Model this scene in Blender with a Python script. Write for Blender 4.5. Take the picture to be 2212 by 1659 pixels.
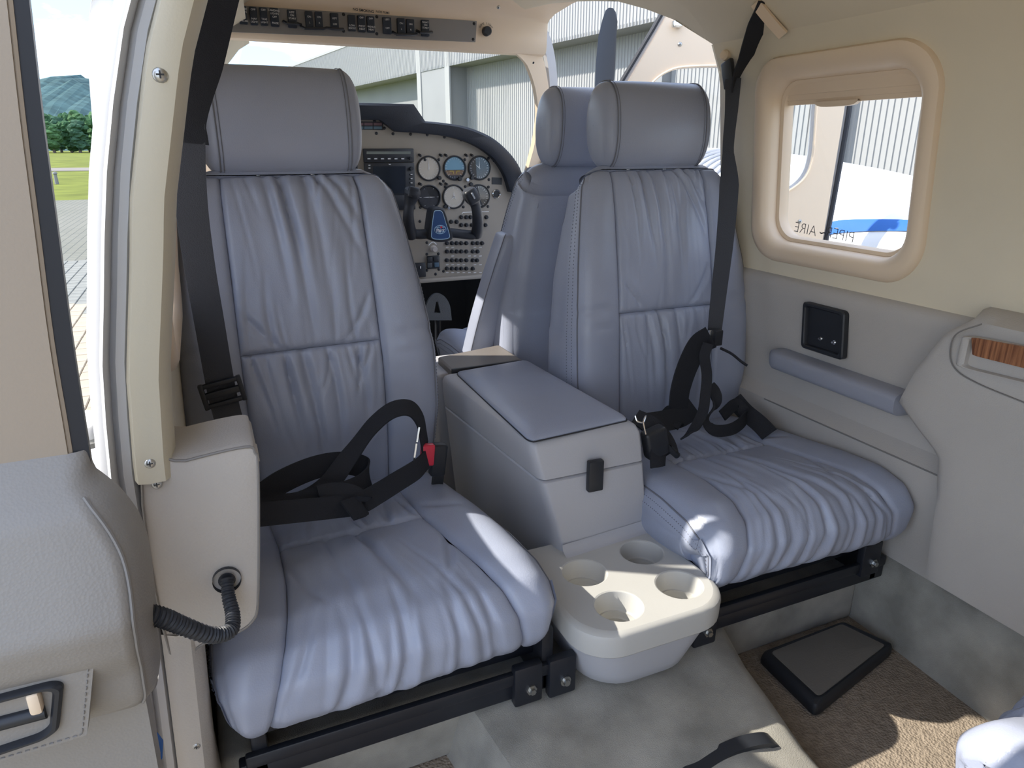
import bpy, bmesh, math, random
import numpy as np
from mathutils import Vector, Matrix

random.seed(7)
np.random.seed(7)
for o in list(bpy.data.objects):
    bpy.data.objects.remove(o)
scene = bpy.context.scene
COL = scene.collection

# ------------------------------------------------------------------ camera
FPX, CX, CY = 1500.0, 1106.0, 829.5
CAM = np.array([0.0, 0.0, 1.0])
PITCH = math.atan((CY - 315.0) / FPX)
YAW = math.atan((CX - 420.0) / FPX * math.cos(PITCH))
FW = np.array([math.sin(YAW) * math.cos(PITCH), math.cos(YAW) * math.cos(PITCH), -math.sin(PITCH)])
RT = np.array([math.cos(YAW), -math.sin(YAW), 0.0])
UP = np.cross(RT, FW)
cd = bpy.data.cameras.new('camera')
cd.sensor_fit = 'HORIZONTAL'
cd.sensor_width = 36.0
cd.lens = FPX / 2212.0 * 36.0
cd.clip_start = 0.01
cd.clip_end = 5000.0
cam = bpy.data.objects.new('camera', cd)
COL.objects.link(cam)
m = Matrix((RT, UP, -FW)).transposed().to_4x4()
m.translation = Vector(CAM)
cam.matrix_world = m
scene.camera = cam

# ------------------------------------------------------------------ view, sky and sun
vs = scene.view_settings
vs.view_transform = 'Standard'
vs.look = 'None'
vs.gamma = 1.0
vs.use_curve_mapping = False
vs.exposure = 1.45

world = bpy.data.worlds.new('world')
scene.world = world
world.use_nodes = True
nt = world.node_tree
for n in list(nt.nodes):
    nt.nodes.remove(n)


def wn(t, **k):
    n = nt.nodes.new(t)
    for a, b in k.items():
        setattr(n, a, b)
    return n


tc = wn('ShaderNodeTexCoord')
sep = wn('ShaderNodeSeparateXYZ')
nt.links.new(tc.outputs['Generated'], sep.inputs[0])
ramp = wn('ShaderNodeValToRGB')
ramp.color_ramp.elements[0].position = 0.0
ramp.color_ramp.elements[0].color = (0.44, 0.68, 0.95, 1)
ramp.color_ramp.elements[1].position = 0.40
ramp.color_ramp.elements[1].color = (0.15, 0.36, 0.82, 1)
nt.links.new(sep.outputs['Z'], ramp.inputs[0])
mp = wn('ShaderNodeMapping')
mp.inputs['Scale'].default_value = (2.6, 2.6, 6.0)
mp.inputs['Location'].default_value = (0.35, 0.3, 0.55)
nt.links.new(tc.outputs['Generated'], mp.inputs[0])
noi = wn('ShaderNodeTexNoise')
noi.inputs['Scale'].default_value = 1.9
noi.inputs['Detail'].default_value = 7.0
noi.inputs['Roughness'].default_value = 0.55
nt.links.new(mp.outputs[0], noi.inputs['Vector'])
cr = wn('ShaderNodeValToRGB')
cr.color_ramp.elements[0].position = 0.43
cr.color_ramp.elements[1].position = 0.58
nt.links.new(noi.outputs['Fac'], cr.inputs[0])
mixc = wn('ShaderNodeMix', data_type='RGBA')
mixc.inputs[7].default_value = (1.0, 1.0, 1.0, 1)
nt.links.new(cr.outputs[0], mixc.inputs[0])
nt.links.new(ramp.outputs[0], mixc.inputs[6])
bg = wn('ShaderNodeBackground')
bg.inputs['Strength'].default_value = 1.0
nt.links.new(mixc.outputs[2], bg.inputs[0])
wo = wn('ShaderNodeOutputWorld')
nt.links.new(bg.outputs[0], wo.inputs[0])

SUN_AZ = np.array([-0.90, 0.436])
SUN_EL = math.radians(38.5)
sd = bpy.data.lights.new('sun', 'SUN')
sd.energy = 3.0
sd.angle = math.radians(0.6)
sd.color = (1.0, 0.94, 0.84)
sun = bpy.data.objects.new('sun', sd)
COL.objects.link(sun)
to_sun = Vector((SUN_AZ[0] * math.cos(SUN_EL), SUN_AZ[1] * math.cos(SUN_EL), math.sin(SUN_EL)))
sun.rotation_euler = to_sun.to_track_quat('Z', 'Y').to_euler()
sun.location = (-3, 2, 5)

# ------------------------------------------------------------------ helpers


def P(u, v, x=None, y=None, z=None):
    """photo pixel -> point where its ray meets the plane x=, y= or z="""
    d = FW + RT * (u - CX) / FPX - UP * (v - CY) / FPX
    if z is not None:
        t = (z - CAM[2]) / d[2]
    elif x is not None:
        t = (x - CAM[0]) / d[0]
    else:
        t = (y - CAM[1]) / d[1]
    return CAM + t * d


def lin(c):
    c = c / 255.0
    return c / 12.92 if c <= 0.04045 else ((c + 0.055) / 1.055) ** 2.4


def rgb(r, g, b):
    return (lin(r), lin(g), lin(b), 1.0)


MATS = {}


def mat(name, col, rough=0.5, metal=0.0, bump=0.0, bscale=200.0, var=0.0, vscale=8.0, spec=0.5, kind='noise', coat=0.0, sheen=0.0):
    if name in MATS:
        return MATS[name]
    mt = bpy.data.materials.new(name)
    mt.use_nodes = True
    t = mt.node_tree
    b = t.nodes['Principled BSDF']
    b.inputs['Base Color'].default_value = col
    b.inputs['Roughness'].default_value = rough
    b.inputs['Metallic'].default_value = metal
    b.inputs['Specular IOR Level'].default_value = spec
    b.inputs['Coat Weight'].default_value = coat
    b.inputs['Sheen Weight'].default_value = sheen
    if var or bump:
        co = t.nodes.new('ShaderNodeTexCoord')
    if var:
        n = t.nodes.new('ShaderNodeTexNoise')
        n.inputs['Scale'].default_value = vscale
        n.inputs['Detail'].default_value = 5
        t.links.new(co.outputs['Object'], n.inputs['Vector'])
        r = t.nodes.new('ShaderNodeValToRGB')
        r.color_ramp.elements[0].position = 0.3
        r.color_ramp.elements[1].position = 0.7
        r.color_ramp.elements[0].color = tuple(max(0, c * (1 - var)) for c in col[:3]) + (1,)
        r.color_ramp.elements[1].color = tuple(min(1, c * (1 + var)) for c in col[:3]) + (1,)
        t.links.new(n.outputs['Fac'], r.inputs[0])
        t.links.new(r.outputs[0], b.inputs['Base Color'])
    if bump:
        if kind == 'voronoi':
            n2 = t.nodes.new('ShaderNodeTexVoronoi')
            out = n2.outputs['Distance']
        else:
            n2 = t.nodes.new('ShaderNodeTexNoise')
            n2.inputs['Detail'].default_value = 3
            out = n2.outputs['Fac']
        n2.inputs['Scale'].default_value = bscale
        t.links.new(co.outputs['Object'], n2.inputs['Vector'])
        bp = t.nodes.new('ShaderNodeBump')
        bp.inputs['Strength'].default_value = bump
        bp.inputs['Distance'].default_value = 0.002
        t.links.new(out, bp.inputs['Height'])
        t.links.new(bp.outputs[0], b.inputs['Normal'])
    MATS[name] = mt
    return mt


LEATHER = mat('leather', (0.345, 0.375, 0.47, 1), 0.36, bump=0.09, bscale=420, kind='voronoi', var=0.05, vscale=6)
LEATHER_SEAM = mat('leather_thread', (0.17, 0.175, 0.205, 1), 0.6)
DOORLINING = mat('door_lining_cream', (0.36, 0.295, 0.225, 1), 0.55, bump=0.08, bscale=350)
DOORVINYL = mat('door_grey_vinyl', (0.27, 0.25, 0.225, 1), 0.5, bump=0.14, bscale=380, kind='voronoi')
PILLAR = mat('pillar_cream', (0.60, 0.545, 0.42, 1), 0.5, bump=0.08, bscale=350)
SEAMGREY = mat('grey_thread', (0.22, 0.205, 0.19, 1), 0.6)
BEIGE = mat('cream_trim', (0.74, 0.65, 0.49, 1), 0.5, bump=0.08, bscale=350, var=0.02)
BEIGE_WARM = mat('warm_cream_plastic', (0.80, 0.635, 0.46, 1), 0.42)
GREYPANEL = mat('grey_vinyl', (0.47, 0.435, 0.395, 1), 0.5, bump=0.14, bscale=380, kind='voronoi', var=0.03)
GREYARM = mat('blue_grey_vinyl', (0.31, 0.32, 0.37, 1), 0.42, bump=0.1, bscale=380, kind='voronoi')
CONSOLE = mat('grey_moulded_plastic', (0.46, 0.46, 0.485, 1), 0.48, bump=0.12, bscale=300)
TRAY = mat('pale_grey_plastic', (0.50, 0.49, 0.46, 1), 0.42, bump=0.06, bscale=260, var=0.02)
CARPET = mat('grey_suede_carpet', (0.33, 0.31, 0.265, 1), 0.95, bump=0.6, bscale=700, var=0.30, vscale=11, spec=0.1, sheen=0.25)
CARPET_BROWN = mat('brown_loop_carpet', (0.30, 0.245, 0.19, 1), 0.95, bump=1.0, bscale=230, kind='voronoi', var=0.18, vscale=60, spec=0.1)
BLACK = mat('black_plastic', (0.018, 0.02, 0.025, 1), 0.45)
BLACKMETAL = mat('black_painted_steel', (0.014, 0.016, 0.022, 1), 0.4, var=0.2, vscale=12)
RUBBER = mat('black_rubber', (0.02, 0.022, 0.028, 1), 0.55)
WEB = mat('black_webbing', (0.022, 0.023, 0.028, 1), 0.75, bump=0.5, bscale=600, spec=0.25)
WEBGREY = mat('charcoal_webbing', (0.05, 0.053, 0.062, 1), 0.7, bump=0.5, bscale=600, spec=0.3)
CHROME = mat('chrome', (0.72, 0.72, 0.72, 1), 0.18, metal=1.0)
STEEL = mat('steel_screw', (0.5, 0.5, 0.48, 1), 0.35, metal=1.0)
RED = mat('red_plastic', (0.62, 0.03, 0.06, 1), 0.35)
WHITEPAINT = mat('white_aircraft_paint', (0.80, 0.80, 0.80, 1), 0.25, coat=0.3)
SILVER = mat('satin_grey_paint', (0.50, 0.50, 0.51, 1), 0.33)
BLUEPAINT = mat('blue_stripe_paint', (0.03, 0.13, 0.42, 1), 0.6, spec=0.2)
PANELGREY = mat('instrument_panel_paint', (0.31, 0.275, 0.23, 1), 0.55, var=0.03)
GLARE = mat('glareshield_black', (0.012, 0.016, 0.026, 1), 0.55, bump=0.2, bscale=300)
WHITE = mat('white_print', (0.8, 0.8, 0.8, 1), 0.6)
INK = mat('dark_print', (0.03, 0.03, 0.03, 1), 0.6)
SCREEN = mat('dark_screen', (0.01, 0.014, 0.02, 1), 0.12)
DIALBLACK = mat('dial_black', (0.015, 0.015, 0.018, 1), 0.5)
REFLDIAL = mat('dial_reflection', (0.55, 0.50, 0.42, 1), 0.5)  # pale face colour: cabin reflection on the dial glass painted in


def wood_mat():
    mt = bpy.data.materials.new('wood_veneer')
    mt.use_nodes = True
    t = mt.node_tree
    b = t.nodes['Principled BSDF']
    b.inputs['Roughness'].default_value = 0.35
    co = t.nodes.new('ShaderNodeTexCoord')
    mpn = t.nodes.new('ShaderNodeMapping')
    mpn.inputs['Scale'].default_value = (60, 260, 12)
    t.links.new(co.outputs['Object'], mpn.inputs[0])
    n = t.nodes.new('ShaderNodeTexNoise')
    n.inputs['Scale'].default_value = 1.0
    n.inputs['Detail'].default_value = 6
    t.links.new(mpn.outputs[0], n.inputs['Vector'])
    r = t.nodes.new('ShaderNodeValToRGB')
    r.color_ramp.elements[0].position = 0.35
    r.color_ramp.elements[0].color = (0.13, 0.045, 0.02, 1)
    r.color_ramp.elements[1].position = 0.68
    r.color_ramp.elements[1].color = (0.42, 0.18, 0.08, 1)
    t.links.new(n.outputs['Fac'], r.inputs[0])
    t.links.new(r.outputs[0], b.inputs['Base Color'])
    MATS['wood'] = mt
    return mt


WOOD = wood_mat()


def glass_mat(name, tint=(1, 1, 1, 1), refl=0.06):
    mt = bpy.data.materials.new(name)
    mt.use_nodes = True
    t = mt.node_tree
    for n in list(t.nodes):
        t.nodes.remove(n)
    tr = t.nodes.new('ShaderNodeBsdfTransparent')
    tr.inputs[0].default_value = tint
    gl = t.nodes.new('ShaderNodeBsdfGlossy')
    gl.inputs['Roughness'].default_value = 0.02
    mx = t.nodes.new('ShaderNodeMixShader')
    mx.inputs[0].default_value = refl
    t.links.new(tr.outputs[0], mx.inputs[1])
    t.links.new(gl.outputs[0], mx.inputs[2])
    o = t.nodes.new('ShaderNodeOutputMaterial')
    t.links.new(mx.outputs[0], o.inputs[0])
    return mt


GLASS = glass_mat('clear_acrylic', (0.96, 0.97, 0.97, 1), 0.03)
DIALGLASS = glass_mat('dial_glass', (0.97, 0.97, 0.97, 1), 0.05)


def link(o, parent=None):
    COL.objects.link(o)
    if parent is not None:
        o.parent = parent
    return o


def tag(o, label=None, cat=None, group=None, kind=None):
    if label:
        o['label'] = label
    if cat:
        o['category'] = cat
    if group:
        o['group'] = group
    if kind:
        o['kind'] = kind
    return o


def thing(name, label, cat, loc=(0, 0, 0), rz=0.0, group=None, kind=None):
    o = bpy.data.objects.new(name, None)
    o.empty_display_size = 0.05
    o.location = loc
    o.rotation_euler = (0, 0, rz)
    link(o)
    return tag(o, label, cat, group, kind)


def unit(v):
    v = np.asarray(v, float)
    return v / max(1e-9, np.linalg.norm(v))


def smooth_path(pts, n=8, closed=False):
    """Catmull-Rom through the points"""
    p = np.array(pts, float)
    if closed:
        q = np.vstack([p[-1], p, p[0], p[1]])
    else:
        q = np.vstack([2 * p[0] - p[1], p, 2 * p[-1] - p[-2]])
    out = []
    for i in range(1, len(q) - 2):
        a, b, c, d = q[i - 1], q[i], q[i + 1], q[i + 2]
        for k in range(n):
            t = k / n
            out.append(0.5 * ((2 * b) + (-a + c) * t + (2 * a - 5 * b + 4 * c - d) * t * t + (-a + 3 * b - 3 * c + d) * t ** 3))
    if not closed:
        out.append(p[-1])
    return np.array(out)


class MB:
    """collects shapes; build() links them as one mesh object"""

    def __init__(self):
        self.v = []
        self.f = []
        self.n = 0
        self.mi = []

    def add(self, v, f, mi=0):
        v = np.asarray(v, float).reshape(-1, 3)
        self.v.append(v)
        for q in f:
            self.f.append(tuple(i + self.n for i in q))
            self.mi.append(mi)
        self.n += len(v)
        return self

    def grid(self, G, cu=False, cv=False, flip=False, mi=0):
        G = np.asarray(G, float)
        a, b = G.shape[:2]
        f = []
        for i in range(a if cu else a - 1):
            for j in range(b if cv else b - 1):
                i2, j2 = (i + 1) % a, (j + 1) % b
                q = (i * b + j, i2 * b + j, i2 * b + j2, i * b + j2)
                f.append(q[::-1] if flip else q)
        return self.add(G.reshape(-1, 3), f, mi)

    def fan(self, ring, flip=False, mi=0):
        ring = np.asarray(ring, float)
        c = ring.mean(axis=0)
        n = len(ring)
        f = [(i, (i + 1) % n, n) for i in range(n)]
        if flip:
            f = [q[::-1] for q in f]
        return self.add(np.vstack([ring, c]), f, mi)

    def ngon(self, ring, flip=False, mi=0):
        f = tuple(range(len(ring)))
        return self.add(ring, [f[::-1] if flip else f], mi)

    def box(self, c, s, r=0.0, seg=2, M=None, mi=0):
        bm = bmesh.new()
        bmesh.ops.create_cube(bm, size=1.0)
        for v in bm.verts:
            v.co = Vector((v.co.x * s[0], v.co.y * s[1], v.co.z * s[2]))
        if r > 0:
            r = min(r, 0.49 * min(s))
            bmesh.ops.bevel(bm, geom=list(bm.edges), offset=r, segments=seg, profile=0.5, affect='EDGES')
        bm.verts.ensure_lookup_table()
        vv = np.array([v.co[:] for v in bm.verts])
        if M is not None:
            vv = vv @ np.asarray(M).T
        vv = vv + np.asarray(c)
        ff = [tuple(v.index for v in f.verts) for f in bm.faces]
        bm.free()
        return self.add(vv, ff, mi)

    def tube(self, path, r, n=8, closed=False, caps=True, mi=0, rfun=None):
        path = np.asarray(path, float)
        m_ = len(path)
        tang = np.gradient(path, axis=0)
        if closed:
            tang = np.roll(path, -1, 0) - np.roll(path, 1, 0)
        up = np.array([0, 0, 1.0])
        if abs(unit(tang[0])[2]) > 0.9:
            up = np.array([1.0, 0, 0])
        G = []
        for i in range(m_):
            t = unit(tang[i])
            s_ = unit(np.cross(t, up))
            up = unit(np.cross(s_, t))
            rr = rfun(i / (m_ - 1)) if rfun else r
            G.append([path[i] + rr * (math.cos(a) * s_ + math.sin(a) * up) for a in np.linspace(0, 2 * math.pi, n, endpoint=False)])
        self.grid(np.array(G), cu=closed, cv=True, mi=mi)
        if caps and not closed:
            self.ngon(G[0], mi=mi)
            self.ngon(G[-1], flip=True, mi=mi)
        return self

    def cyl(self, a, b, r, n=16, r2=None, mi=0):
        a = np.asarray(a, float)
        b = np.asarray(b, float)
        r2 = r if r2 is None else r2
        return self.tube(np.array([a, a * 0.5 + b * 0.5, b]), r, n, mi=mi, rfun=lambda t: r + (r2 - r) * t)

    def lathe(self, prof, c, axis, n=24, mi=0):
        """prof: list of (radius, height along axis)"""
        ax = unit(axis)
        s_ = unit(np.cross(ax, [0, 0, 1.0] if abs(ax[2]) < 0.9 else [1.0, 0, 0]))
        t_ = np.cross(ax, s_)
        c = np.asarray(c, float)
        G = [[c + ax * h + max(r, 1e-5) * (math.cos(a) * s_ + math.sin(a) * t_) for a in np.linspace(0, 2 * math.pi, n, endpoint=False)] for r, h in prof]
        return self.grid(np.array(G), cv=True, mi=mi)

    def strap(self, path, wdir, width, th=0.0022, mi=0):
        """ribbon: path points, width direction per point (or one), real thickness"""
        path = np.asarray(path, float)
        k = len(path)
        wd = np.asarray(wdir, float)
        if wd.ndim == 1:
            wd = np.repeat(wd[None], k, 0)
        tang = np.gradient(path, axis=0)
        G = []
        wv = np.broadcast_to(np.asarray(width, float), (k,))
        for i in range(k):
            t = unit(tang[i])
            w = wd[i] - t * np.dot(wd[i], t)
            w = unit(w)
            nn = np.cross(t, w)
            h = wv[i] / 2
            e = th / 2
            G.append([path[i] + w * a + nn * b for a, b in ((-h, -e), (-h * .33, -e), (h * .33, -e), (h, -e), (h, e), (h * .33, e), (-h * .33, e), (-h, e))])
        G = np.array(G)
        self.grid(G, cv=True, mi=mi)
        self.ngon(G[0], mi=mi)
        self.ngon(G[-1], flip=True, mi=mi)
        return self

    def prism(self, ring, vec, mi=0):
        ring = np.asarray(ring, float)
        r2 = ring + np.asarray(vec, float)
        self.ngon(ring, flip=True, mi=mi)
        self.ngon(r2, mi=mi)
        self.grid(np.array([ring, r2]), cv=True, mi=mi)
        return self

    def build(self, name, material, parent=None, smooth=True, angle=40):
        me = bpy.data.meshes.new(name)
        me.from_pydata(np.vstack(self.v).tolist(), [], self.f)
        mats = material if isinstance(material, (list, tuple)) else [material]
        for q in mats:
            me.materials.append(q)
        if len(mats) > 1:
            me.polygons.foreach_set('material_index', self.mi)
        bm = bmesh.new()
        bm.from_mesh(me)
        bmesh.ops.recalc_face_normals(bm, faces=bm.faces)
        bm.to_mesh(me)
        bm.free()
        if smooth:
            me.polygons.foreach_set('use_smooth', [True] * len(me.polygons))
            try:
                me.set_sharp_from_angle(angle=math.radians(angle))
            except Exception:
                pass
        me.update()
        o = bpy.data.objects.new(name, me)
        return link(o, parent)


def rrect(w, h, r, n=6):
    """rounded rectangle outline (2w x 2h), ccw"""
    out = []
    for cx_, cy_, a0 in ((w - r, h - r, 0), (-w + r, h - r, 90), (-w + r, -h + r, 180), (w - r, -h + r, 270)):
        for k in range(n + 1):
            a = math.radians(a0 + 90 * k / n)
            out.append((cx_ + r * math.cos(a), cy_ + r * math.sin(a)))
    return np.array(out)


def copy_tree(o, parent=None):
    c = o.copy()
    COL.objects.link(c)
    c.parent = parent
    for ch in list(o.children):
        copy_tree(ch, c)
    return c


def text(name, body, size, origin, xdir, ydir, material, parent, align='LEFT', mirror=False, bold=0.0):
    cu = bpy.data.curves.new(name, 'FONT')
    cu.body = body
    cu.size = size
    cu.align_x = align
    cu.align_y = 'CENTER'
    cu.offset = bold
    tmp = bpy.data.objects.new(name + '_tmp', cu)
    COL.objects.link(tmp)
    bpy.context.view_layer.update()
    dg = bpy.context.evaluated_depsgraph_get()
    me = bpy.data.meshes.new_from_object(tmp.evaluated_get(dg))
    bpy.data.objects.remove(tmp)
    bpy.data.curves.remove(cu)
    x = unit(xdir)
    y = unit(ydir)
    y = unit(y - x * np.dot(x, y))
    z = np.cross(x, y)
    sx = -1 if mirror else 1
    for v in me.vertices:
        v.co = Vector(np.asarray(origin) + x * v.co.x * sx + y * v.co.y + z * v.co.z)
    me.materials.clear()
    me.materials.append(material)
    me.name = name
    o = bpy.data.objects.new(name, me)
    return link(o, parent)


def screw(name, c, nrm, r, parent, material=None):
    """domed screw head with a cross slot"""
    mb = MB()
    mb.lathe([(0, .45 * r), (.45 * r, .40 * r), (.8 * r, .25 * r), (r, 0), (r * 1.02, -.3 * r)], c, nrm, 14)
    ax = unit(nrm)
    s_ = unit(np.cross(ax, [0, 0, 1.0] if abs(ax[2]) < .9 else [1, 0, 0]))
    t_ = np.cross(ax, s_)
    Mx = np.array([s_, t_, ax]).T
    mb.box(np.asarray(c) + ax * .42 * r, (r * 1.0, r * .22, r * .12), M=Mx, mi=1)
    mb.box(np.asarray(c) + ax * .42 * r, (r * .22, r * 1.0, r * .12), M=Mx, mi=1)
    return mb.build(name, [material or STEEL, INK], parent)

# ------------------------------------------------------------------ cabin shell
X0 = 0.565
_hz = np.array([-0.3, 0.0, 0.2, 0.5, 0.72, 0.95, 1.08, 1.15, 1.22, 1.28, 1.325])
_hw = np.array([0.52, 0.665, 0.665, 0.645, 0.635, 0.625, 0.607, 0.588, 0.555, 0.49, 0.40])


def hw(z):
    return np.interp(z, _hz, _hw)


def kf(y):
    return np.interp(y, [-2.0, -1.2, 0.2, 1.5, 2.45, 3.3], [0.74, 0.86, 1.0, 1.0, 0.83, 0.62])


def wp(y, z, side, off=0.0):
    return np.array([X0 + side * (hw(z) * kf(y) + off), y, z])


def plate_hole(mb, y0, y1, z0, z1, hole, side, off=0.0, rings=7, mi=0):
    """wall plate following the fuselage curve with a rounded window opening"""
    yc, zc, a, b, r = hole
    out = rrect(a, b, r, 12)
    ang = np.arctan2(out[:, 1], out[:, 0])
    rect = []
    for q in out:
        d = q / np.linalg.norm(q)
        ts = []
        if abs(d[0]) > 1e-6:
            ts.append(((y1 - yc) if d[0] > 0 else (y0 - yc)) / d[0])
        if abs(d[1]) > 1e-6:
            ts.append(((z1 - zc) if d[1] > 0 else (z0 - zc)) / d[1])
        rect.append(d * min(ts))
    rect = np.array(rect)
    for cy_, cz_ in ((y0, z0), (y0, z1), (y1, z0), (y1, z1)):
        c = np.array([cy_ - yc, cz_ - zc])
        a_ = np.arctan2(c[1], c[0])
        k = np.argmin(np.abs(np.angle(np.exp(1j * (ang - a_)))))
        rect[k] = c
    G = []
    for i in range(rings):
        t = i / (rings - 1)
        ring = out * (1 - t) + rect * t
        G.append([wp(yc + q[0], zc + q[1], side, off) for q in ring])
    mb.grid(np.array(G), cv=True, flip=(side < 0), mi=mi)


def wall_grid(mb, y0, y1, z0, z1, side, off=0.0, ny=8, nz=10, mi=0):
    G = [[wp(y, z, side, off) for z in np.linspace(z0, z1, nz)] for y in np.linspace(y0, y1, ny)]
    mb.grid(np.array(G), mi=mi)


WIN = (1.095, 0.962, 0.218, 0.208, 0.078)       # y, z, half length, half height, corner
WINL = (1.108, 0.952, 0.208, 0.226, 0.078)
WIN3 = (-0.30, 0.962, 0.218, 0.208, 0.078)
PWIN = (2.12, 1.03, 0.26, 0.16, 0.06)

mb = MB()
plate_hole(mb, 0.0, 1.43, 0.70, 1.22, WIN, 1, rings=14)
plate_hole(mb, -0.75, 0.0, 0.70, 1.22, WIN3, 1)
wall_grid(mb, -1.6, -0.72, 0.0, 1.23, 1, off=.0015, nz=24)
wall_grid(mb, -0.75, 1.43, 0.0, 0.70, 1)
wall_grid(mb, 1.43, 2.5, 0.0, 0.42, 1)
# thickness of the pillar edge beside the open front door
edge = [[wp(1.43, z, 1, o_) + np.array([0, dy, 0]) for o_, dy in ((0, 0), (0.006, .012), (0.03, .02), (0.06, .022))] for z in np.linspace(0.42, 1.22, 16)]
mb.grid(np.array(edge))
o = mb.build('wall_right', BEIGE)
tag(o, 'cream upper side wall around the right cabin window', 'wall', kind='structure')

mb = MB()
plate_hole(mb, 0.82, 1.40, 0.40, 1.22, WINL, -1)
wall_grid(mb, 1.36, 1.44, 0.38, 1.23, -1, off=.002, ny=3, nz=30)
plate_hole(mb, 1.40, 2.5, 0.40, 1.22, PWIN, -1)
wall_grid(mb, 0.82, 2.5, 0.0, 0.40, -1)
wall_grid(mb, -1.6, -1.05, 0.0, 1.22, -1)  # door opening lengthened aft, out of view, to let more light into the cabin
wall_grid(mb, 1.3, 2.5, 1.20, 1.30, -1, nz=6)
o = mb.build('wall_left', BEIGE)
tag(o, 'cream side wall beside the strapped seat', 'wall', kind='structure')

# outer skin, left side
mb = MB()
plate_hole(mb, 0.90, 1.40, 0.40, 1.22, WINL, -1, off=0.052)
wall_grid(mb, 1.36, 1.44, 0.38, 1.26, -1, off=.050, ny=3, nz=30)
plate_hole(mb, 1.40, 2.5, 0.40, 1.22, PWIN, -1, off=0.052)
wall_grid(mb, 0.90, 2.5, -0.35, 0.40, -1, off=0.052, ny=12)
for q in (WINL, PWIN):
    rr_ = rrect(q[2], q[3], q[4], 12)
    mb.grid(np.array([[wp(q[0] + p[0], q[1] + p[1], -1, o_) for p in rr_] for o_ in (0.0, 0.03, 0.052)]), cv=True)
o = mb.build('wall_left_skin', WHITEPAINT)
tag(o, 'white painted outer skin of the fuselage beyond the door frame', 'fuselage', kind='structure')

# ceiling: from one wall top over to the other
cs_h = np.array([0.555, 0.49, 0.40, 0.26, 0.10, -0.10, -0.26, -0.40, -0.49, -0.555])
cs_z = np.array([1.22, 1.28, 1.325, 1.355, 1.37, 1.37, 1.355, 1.325, 1.28, 1.22])


def ceil_pts(y, hmax=0.555, lift=0.0, n=26):
    s = np.linspace(0, 1, 10)
    t = np.linspace(0, 1, n)
    h = np.interp(t, s, cs_h)
    z = np.interp(t, s, cs_z)
    if hmax < .554:
        z = np.where(h > hmax, np.interp(hmax, cs_h[:5][::-1], cs_z[:5][::-1]), z)
    up = 0.035 * np.clip((y - 1.43) / 0.45, 0, 1)
    return np.array([[X0 + min(a, hmax) * kf(y) , y, b + up * (1 if True else 0) + lift] for a, b in zip(h, z)])


mb = MB()
G = np.array([ceil_pts(y) for y in np.linspace(-1.6, 1.43, 14)])
mb.grid(G)
G = np.array([ceil_pts(y, hmax=np.interp(y, [1.43, 1.50, 1.62, 2.16], [0.555, 0.50, 0.42, 0.36])) for y in np.linspace(1.43, 2.16, 12)])
mb.grid(G)
# roof edge trim over the front door opening
G = []
for y in np.linspace(1.43, 2.16, 9):
    q = ceil_pts(y, hmax=np.interp(y, [1.43, 1.50, 1.62, 2.16], [0.555, 0.50, 0.42, 0.36]))[0]
    G.append([q, q + np.array([0.012, 0, 0.006]), q + np.array([0.022, 0, 0.022]), q + np.array([0.03, 0, 0.05])])
mb.grid(np.array(G))
o = mb.build('ceiling', BEIGE)
tag(o, 'cream padded cabin headliner above the seats', 'ceiling', kind='structure')

# roof skin above the headliner
mb = MB()
G = np.array([ceil_pts(y, lift=0.05, hmax=np.interp(y, [1.43, 1.50, 1.62, 2.16], [0.555, 0.50, 0.42, 0.36])) for y in np.linspace(-1.6, 2.2, 16)])
G[:, :, 0] = X0 + (G[:, :, 0] - X0) * 1.06
mb.grid(G)
o = mb.build('roof_skin', WHITEPAINT)
tag(o, 'white painted fuselage roof over the cream headliner', 'fuselage', kind='structure')

# headliner seam strip and small fastener near the shoulder belt
mb = MB()
pa = [P(1632, 5, x=1.06), P(1660, 40, x=1.085), P(1692, 76, x=1.115)]
pa = smooth_path(pa, 6)
mb.strap(pa, (0.25, -1.0, 0.1), 0.022, 0.006)
o = mb.build('trim_1', BEIGE_WARM)
tag(o, 'narrow warm cream trim strip on the headliner by the shoulder belt', 'trim', kind='structure')

mb = MB()
G = np.array([[wp(-1.6, z, s_) for z in np.linspace(0, 1.22, 8)] + [ceil_pts(-1.6)[0 if s_ > 0 else -1] for _ in (0,)] for s_ in (-1, 1)])
mb.grid(G)
c = ceil_pts(-1.6)
mb.ngon(c)
o = mb.build('wall_back', BEIGE)
tag(o, 'cream bulkhead closing the rear of the cabin', 'wall', kind='structure')

# floor
mb = MB()
mb.box(((-0.10 + 1.23) / 2, 0.672, -0.02), (1.36, 4.54, 0.04))
o = mb.build('floor', CARPET_BROWN, smooth=False)
tag(o, 'brown loop carpet on the cabin floor', 'floor', kind='structure')

# carpeted spar step under the seats
mb = MB()
mb.box((X0, 0.893 + 0.45, 0.07), (1.30, 0.90, 0.14), 0.012, 3)
o = mb.build('floor_step', CARPET)
tag(o, 'grey carpeted floor step carrying the two rear facing seats', 'floor step', kind='structure')

# carpet kick panel along the right wall
mb = MB()
G = []
for y in np.linspace(-1.2, 1.45, 24):
    yy = y
    G.append([[wp(yy, 0, 1)[0] - 0.022 + 0.006 * math.sin(9 * y), yy, 0.0], [wp(yy, 0.1, 1)[0] - 0.016, yy, 0.09],
              [wp(yy, 0.19, 1)[0] - 0.012, yy, 0.185], [wp(yy, 0.2, 1)[0] - 0.004, yy, 0.20], [wp(yy, 0.2, 1)[0] + .01, yy, 0.205]])
mb.grid(np.array(G))
o = mb.build('baseboard_right', CARPET)
tag(o, 'grey green carpet covering the foot of the right wall', 'baseboard', kind='structure')

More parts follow.
